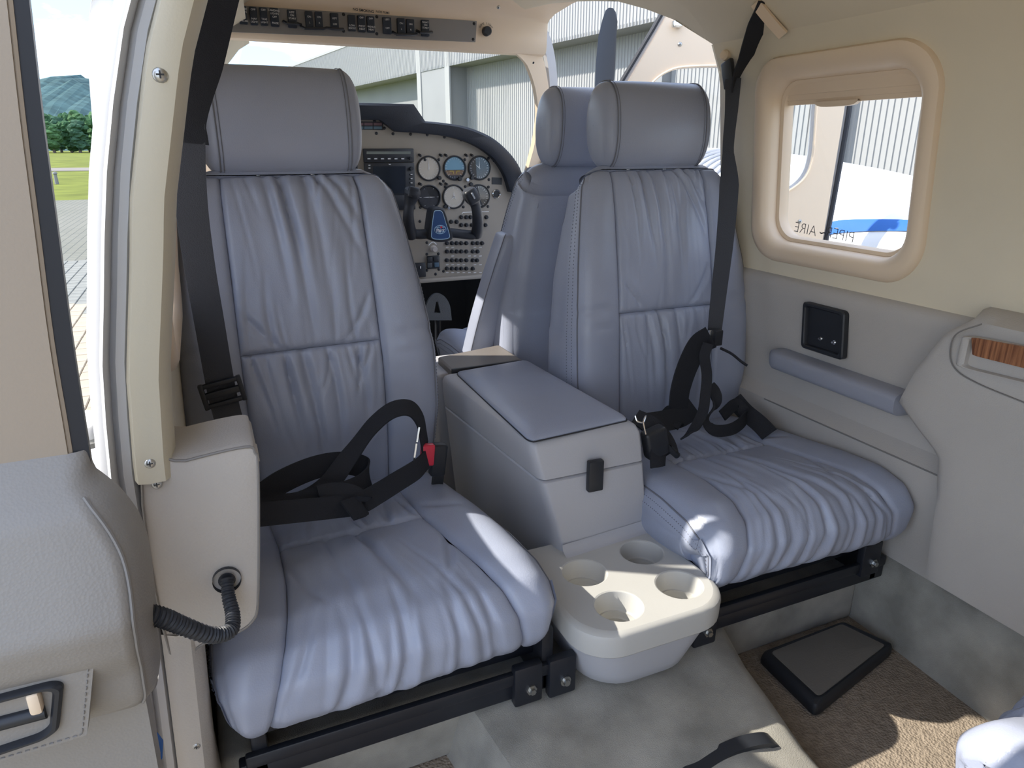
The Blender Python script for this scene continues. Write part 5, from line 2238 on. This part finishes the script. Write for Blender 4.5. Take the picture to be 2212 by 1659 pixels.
# hinges
hg = thing('door_hinge', 'white hinge arm holding the open cabin door', 'hinge', P(200, 930, y=.82), group='cabin door hinges')
inv = -np.array(hg.location)
mb = MB()
mb.box(P(192, 915, y=.83) + inv, (.030, .05, .016), .005, 3, np.array(Matrix.Rotation(.15, 3, 'Y')))
mb.build('arm', WHITEPAINT, hg)
mb = MB()
mb.lathe([(.0001, .009), (.006, .008), (.0075, .004), (.0075, -.014)], P(190, 928, y=.80) + inv, (0, -.5, 1), 16)
mb.build('knuckle', WHITEPAINT, hg)
mb = MB()
mb.strap(smooth_path([P(170, 945, y=.80), P(190, 955, y=.80), P(228, 945, y=.80)], 5) + inv, (0, 1, .2), .02, .006)
mb.build('link', STEEL, hg)
hg = thing('door_hinge', 'blue hinge block at the foot of the cabin door frame', 'hinge', P(324, 1622, y=.70), group='cabin door hinges')
inv = -np.array(hg.location)
mb = MB()
mb.box(P(324, 1620, y=.70) + inv, (.022, .03, .018), .003, 2, np.array(Matrix.Rotation(-.3, 3, 'Y')))
mb.build('block', BLUEPAINT, hg)
mb = MB()
mb.lathe([(.0001, .006), (.0055, .005), (.0065, 0), (.0065, -.004)], P(324, 1616, y=.685) + inv, (0, -1, .3), 16)
mb.build('bolt', BLUEPAINT, hg)

# ------------------------------------------------------------------ open front door leaf (right, outside)
H0 = np.array([1.11, 2.15])
DV = np.array([.899, -.438])
d2 = thing('door_2', 'open front door leaf with cream lining and window, swung out beyond the right wall', 'door', (H0[0], H0[1], .3), kind='structure')
inv = -np.array(d2.location)
NV = np.array([DV[1], -DV[0], 0])      # towards the cabin


def dp(s, z, d=0.0):
    return np.array([H0[0] + DV[0] * s, H0[1] + DV[1] * s, z]) + NV * d + inv


outl = [(.0, .30), (.84, .30), (.885, .55), (.902, .7125), (.910, .90), (.915, 1.10), (.91, 1.20), (.885, 1.30), (.83, 1.37), (.74, 1.41), (.55, 1.425), (.36, 1.423), (.311, 1.410), (.27, 1.345), (.18, 1.195), (.08, 1.03), (.02, .90), (0, .80)]
hol = [(.34, .845), (.70, .845), (.75, .862), (.797, .905), (.812, .97), (.806, 1.08), (.798, 1.16), (.775, 1.20), (.74, 1.225), (.55, 1.235), (.40, 1.235), (.33, 1.222), (.275, 1.18), (.22, 1.09), (.19, .99), (.20, .90), (.25, .86)]
so = smooth_path([(a, b, 0) for a, b in outl], 3, closed=True)[:, :2]
sh = smooth_path([(a, b, 0) for a, b in hol], 4, closed=True)[:, :2]


def plate2(name, o_, h_, d, material, th):
    bm = bmesh.new()
    eds = []
    for L_ in (o_, h_):
        vv = [bm.verts.new(tuple(dp(a, b, d))) for a, b in L_]
        for i in range(len(vv)):
            eds.append(bm.edges.new((vv[i], vv[(i + 1) % len(vv)])))
    bmesh.ops.triangle_fill(bm, use_beauty=True, use_dissolve=False, edges=eds)
    bm.verts.index_update()
    tv = np.array([v.co[:] for v in bm.verts])
    tf = [tuple(v.index for v in f.verts) for f in bm.faces]
    bm.free()
    mb = MB()
    mb.add(tv, tf)
    mb.add(tv - NV * th, tf)
    for L_ in (o_, h_):
        r1 = np.array([dp(a, b, d) for a, b in L_])
        mb.grid(np.array([r1, r1 - NV * th]), cv=True)
    return mb.build(name, material, d2, smooth=False)


def shrink(r_, k):
    c = r_.mean(0)
    n_ = r_ - c
    L = np.linalg.norm(n_, axis=1, keepdims=True)
    return r_ - n_ / L * k


plate2('lining', shrink(so, .022), shrink(sh, -.004), .0, BEIGE_WARM, .02)
plate2('frame', so, shrink(sh, -.012), -.018, SILVER, .022)
plate2('outer_skin', so, sh, -.04, WHITEPAINT, .006)
mb = MB()
mb.tube(np.array([dp(a, b, -.006) for a, b in shrink(so, .004)]), .008, 6, closed=True)
mb.build('edge_seal', RUBBER, d2)
mb = MB()
mb.tube(np.array([dp(a, b, .002) for a, b in shrink(sh, -.002)]), .004, 6, closed=True)
mb.build('window_trim', BEIGE_WARM, d2)
mb = MB()
mb.fan(np.array([dp(a, b, -.03) for a, b in sh]))
mb.build('pane', GLASS, d2, smooth=False)
mb = MB()
mb.box(dp(.45, .69, .02), (.70, .05, .05), .012, 3, np.array(Matrix.Rotation(math.atan2(DV[1], DV[0]), 3, 'Z')))
mb.build('door_armrest', GREYARM, d2)
for s_, z in ((.36, 1.30), (.80, .76)):
    screw('screw', dp(s_, z, .001), NV, .007, d2)
mb = MB()
mb.box(dp(.345, 1.355, .012), (.03, .02, .02), .004, 2)
mb.build('catch', CHROME, d2)

# ------------------------------------------------------------------ wings, nacelle, propeller outside
def wing(name, xs, label):
    mb = MB()
    G = []
    for x in xs:
        row = []
        for t in np.linspace(0, 2 * math.pi, 40, endpoint=False):
            cx_ = .5 * (1 + math.cos(t))
            th = .12 * 5 * (.2969 * math.sqrt(cx_) - .126 * cx_ - .3516 * cx_ ** 2 + .2843 * cx_ ** 3 - .1036 * cx_ ** 4)
            row.append([x, 3.05 - 2.0 * cx_, -.13 + 2.0 * th * (1 if math.sin(t) >= 0 else -.7) + .03 * abs(x - X0)])
        G.append(row)
    mb.grid(np.array(G), cv=True)
    o = mb.build(name, WHITEPAINT)
    return tag(o, label, 'wing')


wing('wing', np.linspace(-.22, -5.2, 8), 'white low wing seen below the open cabin door hinge')
wing('wing', np.linspace(1.35, 6.4, 8), 'white low wing carrying the engine nacelle')

nac = thing('engine_nacelle', 'white engine nacelle with louvres and a blue stripe outside the right cabin window', 'nacelle', (2.45, 2.1, .1))
inv = -np.array(nac.location)
ny_ = [4.06, 4.0, 3.85, 3.4, 2.9, 2.56, 2.15, 1.83, 1.45, 1.0, .6, .2]
nt_z = [.90, .955, .985, .995, .985, .960, .912, .863, .80, .70, .58, .45]
nw = [.22, .30, .38, .42, .43, .43, .42, .41, .38, .33, .25, .12]
nb = [.62, .52, .40, .30, .25, .22, .20, .20, .22, .26, .32, .40]


def nac_pt(y, a):
    """a: angle, 90 deg = top"""
    zt = np.interp(y, ny_[::-1], nt_z[::-1])
    w_ = np.interp(y, ny_[::-1], nw[::-1])
    zb_ = np.interp(y, ny_[::-1], nb[::-1])
    ca, sa = math.cos(a), math.sin(a)
    h = (zt - zb_) / 2
    return np.array([2.45 + w_ * np.sign(ca) * abs(ca) ** .62, y, (zt + zb_) / 2 + h * np.sign(sa) * abs(sa) ** .62]) + inv


mb = MB()
ysn = np.interp(np.linspace(0, 1, 40), np.linspace(0, 1, 12), ny_)
G = [[nac_pt(y, a) for a in np.linspace(0, 2 * math.pi, 48, endpoint=False)] for y in ysn]
mb.grid(np.array(G), cv=True)
mb.fan(G[0])
mb.fan(G[-1])
mb.build('cowl', WHITEPAINT, nac)
mb = MB()
G = []
for i, y in enumerate(np.linspace(2.9, .5, 40)):
    row = []
    for k in np.linspace(0, 1, 6):
        a0 = np.interp(y, [.5, 1.6, 1.85, 2.0, 2.15, 2.3, 2.9], [122, 134, 150, 164, 180, 196, 205])
        a = math.radians(a0 + k * np.interp(y, [.5, 1.6, 2.1, 2.9], [13, 11, 9, 5]))
        p = nac_pt(y, a)
        c_ = np.array([0, 0, 0])
        row.append(p + unit(np.array([p[0], 0, p[2] - .45])) * .004)
    G.append(row)
mb.grid(np.array(G))
mb.build('blue_stripe', BLUEPAINT, nac)
for k in range(9):
    y = 2.42 + k * .05
    mb = MB()
    G = []
    for a in np.linspace(96, 140, 10):
        p = nac_pt(y, math.radians(a))
        q = nac_pt(y + .018, math.radians(a))
        G.append([p + [0, 0, .001], p + [-.004, -.004, .014], q + [0, 0, .002]])
    mb.grid(np.array(G))
    mb.build('louvre', SILVER, nac)
for y, a in ((2.18, 112), (2.05, 108), (2.3, 128), (1.95, 150), (1.85, 156)):
    mb = MB()
    p = nac_pt(y, math.radians(a))
    mb.lathe([(.0001, .003), (.008, .002), (.009, 0)], p, (-.3, 0, 1), 12)
    mb.build('fastener', STEEL, nac)

prop = thing('propeller', 'black propeller blade standing upright beyond the windshield post', 'propeller', (2.40, 4.12, .77))
inv = -np.array(prop.location)
blade = [(.08, .05, 35), (.20, .075, 30), (.35, .130, 24), (.5, .152, 18), (.62, .148, 14), (.75, .130, 11), (.84, .105, 9), (.885, .07, 8), (.90, .03, 8)]
for k, ang in enumerate((1.5, 121.5, 241.5)):
    mb = MB()
    G = []
    for r_, w_, tw in blade:
        t_ = math.radians(tw)
        row = []
        sweep = .012 if r_ > .8 else 0
        for a in np.linspace(0, 2 * math.pi, 16, endpoint=False):
            cx_, cy_ = w_ / 2 * math.cos(a) + sweep, max(.012, .03 - .02 * r_) / 2 * math.sin(a)
            row.append([cx_ * math.cos(t_) - cy_ * math.sin(t_), cx_ * math.sin(t_) + cy_ * math.cos(t_), r_])
        G.append(row)
    G = 1.14 * np.array(G) @ np.array(Matrix.Rotation(math.radians(ang), 3, 'Y')).T
    mb.grid(G, cv=True)
    mb.fan(G[-1])
    mb.build('blade', mat('matt_black_blade', (.02, .024, .033, 1), .5), prop)
mb = MB()
mb.lathe([(.0001, .30), (.05, .27), (.10, .18), (.135, .06), (.14, -.06)], (0, 0, 0), (0, 1, 0), 24)
mb.build('spinner', WHITEPAINT, prop)

# ------------------------------------------------------------------ ground
GZ = -.75
PAVE = mat('paver_concrete', (.36, .295, .21, 1), .9, bump=.3, bscale=60, var=.10, vscale=3)
PAVEG = mat('grey_paver', (.19, .19, .165, 1), .9, bump=.3, bscale=60, var=.25, vscale=2)  # darker grey, for the pavers farther out
JOINT = mat('paver_joint', (.12, .11, .085, 1), .95)


def pave_ground():
    mt = bpy.data.materials.new('block_paving')
    mt.use_nodes = True
    t = mt.node_tree
    b = t.nodes['Principled BSDF']
    b.inputs['Roughness'].default_value = .9
    co = t.nodes.new('ShaderNodeTexCoord')
    br_ = t.nodes.new('ShaderNodeTexBrick')
    br_.inputs['Color1'].default_value = (.35, .29, .21, 1)
    br_.inputs['Color2'].default_value = (.31, .26, .19, 1)
    br_.inputs['Mortar'].default_value = (.13, .115, .09, 1)
    br_.inputs['Scale'].default_value = 1.0
    br_.inputs['Mortar Size'].default_value = .008
    br_.inputs['Brick Width'].default_value = .22
    br_.inputs['Row Height'].default_value = .145
    mp_ = t.nodes.new('ShaderNodeMapping')
    mp_.inputs['Rotation'].default_value = (0, 0, math.pi / 2)
    t.links.new(co.outputs['Object'], mp_.inputs[0])
    t.links.new(mp_.outputs[0], br_.inputs['Vector'])
    n = t.nodes.new('ShaderNodeTexNoise')
    n.inputs['Scale'].default_value = .35
    t.links.new(co.outputs['Object'], n.inputs['Vector'])
    mx = t.nodes.new('ShaderNodeMix')
    mx.data_type = 'RGBA'
    mx.blend_type = 'MULTIPLY'
    mx.inputs[7].default_value = (.62, .66, .58, 1)
    t.links.new(n.outputs['Fac'], mx.inputs[0])
    t.links.new(br_.outputs['Color'], mx.inputs[6])
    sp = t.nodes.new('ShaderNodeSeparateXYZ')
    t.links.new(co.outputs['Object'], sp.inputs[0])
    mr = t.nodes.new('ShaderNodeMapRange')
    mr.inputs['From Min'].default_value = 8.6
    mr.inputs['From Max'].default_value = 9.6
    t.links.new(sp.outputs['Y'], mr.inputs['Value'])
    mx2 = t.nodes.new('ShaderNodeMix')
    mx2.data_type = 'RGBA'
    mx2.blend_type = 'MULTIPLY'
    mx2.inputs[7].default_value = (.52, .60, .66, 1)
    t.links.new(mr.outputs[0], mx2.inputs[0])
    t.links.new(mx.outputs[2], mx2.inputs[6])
    t.links.new(mx2.outputs[2], b.inputs['Base Color'])
    return mt


mb = MB()
mb.box((0, 5.0, GZ - .06), (80, 47.5, .08))
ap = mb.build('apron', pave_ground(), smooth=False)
tag(ap, 'block paved apron around the aircraft', 'pavement', kind='structure')
# individual pavers where the photograph shows them
mb = MB()
mb.box((0, 0, 0), (.138, .212, .06), .006, 1)
pv = None
for j in range(46):
    y = 4.4 + j * .22
    if y > 13.2:
        break
    xa = P(70, 500, y=y)[0]
    xb = P(235, 500, y=y)[0]
    i0, i1 = int(math.floor(xa / .145)), int(math.ceil(xb / .145))
    for i in range(i0, i1 + 1):
        x = i * .145
        yy = y + (.07 if i % 2 else 0)
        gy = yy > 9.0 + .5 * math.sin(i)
        if pv is None:
            pv = mb.build('paver', PAVE, ap, smooth=False)
            me1 = pv.data
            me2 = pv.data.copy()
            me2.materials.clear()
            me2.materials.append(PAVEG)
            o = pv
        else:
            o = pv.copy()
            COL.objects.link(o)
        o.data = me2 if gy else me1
        o.location = (x, yy, GZ - .032 + .004 * random.random())
# ground plane of grass beyond
GRASS = mat('airfield_grass', (.13, .15, .025, 1), .95, var=.3, vscale=.5, spec=.1)
mb = MB()
mb.box((0, 330, GZ - .10), (1600, 603, .07))
o = mb.build('airfield_grass', GRASS, smooth=False)
tag(o, 'sunlit grass field beyond the paved apron', 'grass', kind='stuff')
mb = MB()
mb.box((-20, 68, GZ - .05), (400, 9, .04))
o = mb.build('taxiway', mat('pale_asphalt', (.17, .15, .125, 1), .9, var=.1, vscale=.2), smooth=False)
tag(o, 'pale taxiway strip crossing the grass field', 'taxiway', kind='structure')
mb = MB()
mb.box((-47, 200, GZ - .05), (26, 22, .04))
o = mb.build('gravel_patch', mat('pale_gravel', (.45, .42, .36, 1), .9), smooth=False)
tag(o, 'pale gravel patch at the edge of the forest', 'ground', kind='structure')
mk = thing('marker_post', 'small grey marker post standing in the grass', 'post', P(123, 396, y=42) * np.array([1, 1, 0]) + np.array([0, 0, GZ - .06]))
mb = MB()
mb.cyl((0, 0, 0), (0, 0, .5), .09, 12, .07)
mb.build('post', mat('post_grey', (.2, .2, .2, 1), .8), mk)
mb = MB()
mb.lathe([(.0001, .12), (.08, .10), (.11, .03), (.10, 0)], (0, 0, .48), (0, 0, 1), 12)
mb.build('cap', mat('post_grey', (.2, .2, .2, 1), .8), mk)

# ------------------------------------------------------------------ forest and hill
LEAF = [mat('leaf_a', (.045, .10, .045, 1), .9, var=.5, vscale=.8, spec=.1), mat('leaf_b', (.06, .125, .05, 1), .9, var=.5, vscale=.8, spec=.1), mat('leaf_c', (.04, .085, .05, 1), .9, var=.5, vscale=.8, spec=.1)]
BARK = mat('bark', (.10, .08, .06, 1), .9)


def crown_mesh(seed):
    rs = np.random.RandomState(seed)
    mb = MB()
    for k in range(16):
        bm = bmesh.new()
        bmesh.ops.create_icosphere(bm, subdivisions=2, radius=1.0)
        vv = np.array([v.co[:] for v in bm.verts])
        ff = [tuple(v.index for v in f.verts) for f in bm.faces]
        bm.free()
        vv *= (1 + .28 * rs.uniform(-1, 1, (len(vv), 1)))
        r_ = rs.uniform(1.1, 1.7)
        an = rs.uniform(0, 6.28)
        rd = rs.uniform(.3, 1.35)
        c = np.array([rd * math.cos(an), rd * math.sin(an), 1.7 + k * .48])
        mb.add(vv * r_ * [1, 1, .85] + c, ff)
    return mb


cm = []
for k in range(3):
    o = crown_mesh(k + 40).build('crown', LEAF[k], smooth=False)
    cm.append(o.data)
    bpy.data.objects.remove(o)
mb = MB()
mb.tube(np.array([(0, 0, 0), (0, 0, 1.5), (0, .1, 5.0)]), .35, 8, rfun=lambda t: .4 - .22 * t)
o = mb.build('trunk', BARK)
trunk_me = o.data
bpy.data.objects.remove(o)
kinds = ['dark green round topped tree in the %s row of the forest beyond the grass', 'lighter green bushy tree in the %s row of the forest beyond the grass', 'blue green dense tree in the %s row of the forest beyond the grass']
ORD = ['front', 'second', 'third', 'fourth', 'rear']
rs = np.random.RandomState(5)
for row in range(5):
    for i in range(6):
        y = 228 + row * 7.5 + rs.uniform(-.6, .6)
        x = P(50, 300, y=228)[0] + i * 6.4 + (3.2 if row % 2 else 0) + rs.uniform(-.4, .4)
        k = (i + 2 * row) % 3
        t = thing('tree', kinds[k] % ORD[row], 'tree', (x, y, GZ - .06), rs.uniform(0, 6), group='trees at the edge of the airfield')
        s_ = rs.uniform(.9, 1.06)
        t.scale = (s_, s_, s_ * (.80 + .10 * row))
        c_ = bpy.data.objects.new('crown', cm[k])
        link(c_, t)
        c_ = bpy.data.objects.new('trunk', trunk_me)
        link(c_, t)
mb = MB()
G = []
rs = np.random.RandomState(2)
xs_ = np.linspace(-500, 200, 260)
for y, hs in ((330, 0), (420, .45), (520, .8), (640, 1.0), (760, .9)):
    row = []
    for x in xs_:
        base = 46 + 12 * math.exp(-((x + 90) / 120.0) ** 2) + 10 * math.sin(x * .011) + 3.0 * math.sin(x * .09) + rs.uniform(-1.5, 1.5)
        row.append([x, y, GZ - .3 + max(0, hs * base * float(np.clip((20 - x) / 90, 0, 1)))])
    G.append(row)
mb.grid(np.array(G))
o = mb.build('hill', mat('forested_hill', (.055, .10, .10, 1), .95, var=.35, vscale=.12, bump=1.0, bscale=.3, spec=.05), smooth=False)
tag(o, 'blue green forested hill behind the airfield trees', 'hill', kind='structure')

# ------------------------------------------------------------------ hangar
AL = math.radians(-7.0)
HD = np.array([math.sin(AL), math.cos(AL), 0])       # along the wall
HN = np.array([math.cos(AL), -math.sin(AL), 0])      # away from us
DD = 16.0
ZE = 1.0 + .2283 * DD
ZT = 1.0 + .383 * DD


def hp3(s, z, back=0.0):
    return HN * (DD + back) + HD * s + np.array([0, 0, z])


def s_at(az):
    return DD / math.tan(math.radians(az) - AL)


WALLW = mat('white_corrugated_steel', (.32, .32, .315, 1), .5)
WALLG = mat('pale_grey_steel', (.24, .245, .25, 1), .6, var=.05, vscale=.5)


def corrugated(mb, s0, s1, z0, z1, back, pitch=.17, depth=.03):
    n = int((s1 - s0) / pitch)
    row0, row1 = [], []
    for i in range(n + 1):
        s = s0 + i * pitch
        for ds, b in ((0, 0), (.10, 0), (.115, -depth), (.155, -depth)):
            row0.append(hp3(s + ds, z0, back + b))
            row1.append(hp3(s + ds, z1, back + b))
    mb.grid(np.array([row0, row1]))


hgr = thing('hangar', 'long pale corrugated hangar with a shaded recess under its eave', 'building', hp3(10, GZ - .06))
inv = -np.array(hgr.location)


class SH(MB):
    def add(self, v, f, mi=0):
        return MB.add(self, np.asarray(v, float).reshape(-1, 3) + inv, f, mi)


mb = SH()
corrugated(mb, -12, 150, ZE, ZT, 0)
mb.build('upper_wall', WALLW, hgr, smooth=False)
mb = SH()
corrugated(mb, -12, s_at(18.4), GZ, ZE, 1.1)
mb.build('lower_wall', WALLW, hgr, smooth=False)
mb = SH()
mb.prism(np.array([hp3(s_at(16.4), GZ, 1.2), hp3(150, GZ, 1.2), hp3(150, ZE, 1.2), hp3(s_at(16.4), ZE, 1.2)]), HN * .1)
mb.build('side_wall', WALLG, hgr, smooth=False)
mb = SH()
mb.prism(np.array([hp3(-12, ZE, 0), hp3(150, ZE, 0), hp3(150, ZE, 1.3), hp3(-12, ZE, 1.3)]), (0, 0, .12))
mb.build('soffit', WALLG, hgr, smooth=False)
mb = SH()
mb.prism(np.array([hp3(-12, ZT, -.05), hp3(150, ZT, -.05), hp3(150, ZT, 14), hp3(-12, ZT, 14)]), (0, 0, .15))
mb.build('roof', WALLW, hgr, smooth=False)
for az0, az1, wide in ((16.4, 18.5, 0), (44.6, 46.0, 1), (33.0, 33.4, 1)):
    s1, s0 = s_at(az0), s_at(az1)
    if wide:
        s1 = s0 + .7
    mb = SH()
    mb.prism(np.array([hp3(s0, GZ, .02 if not wide else .7), hp3(s1, GZ, .02 if not wide else .7), hp3(s1, GZ, 1.2), hp3(s0, GZ, 1.2)]), (0, 0, (ZT if not wide else ZE) - GZ - .02))
    mb.build('pillar', WALLG, hgr, smooth=False)
    for s_ in ((s0 - .02, s1 + .02) if not wide else ()):
        mb = SH()
        mb.prism(np.array([hp3(s_ - .25, GZ, -.03), hp3(s_ + .25, GZ, -.03), hp3(s_ + .25, GZ, .05), hp3(s_ - .25, GZ, .05)]), (0, 0, ZT - GZ))
        mb.build('corner_flashing', WALLW, hgr, smooth=False)
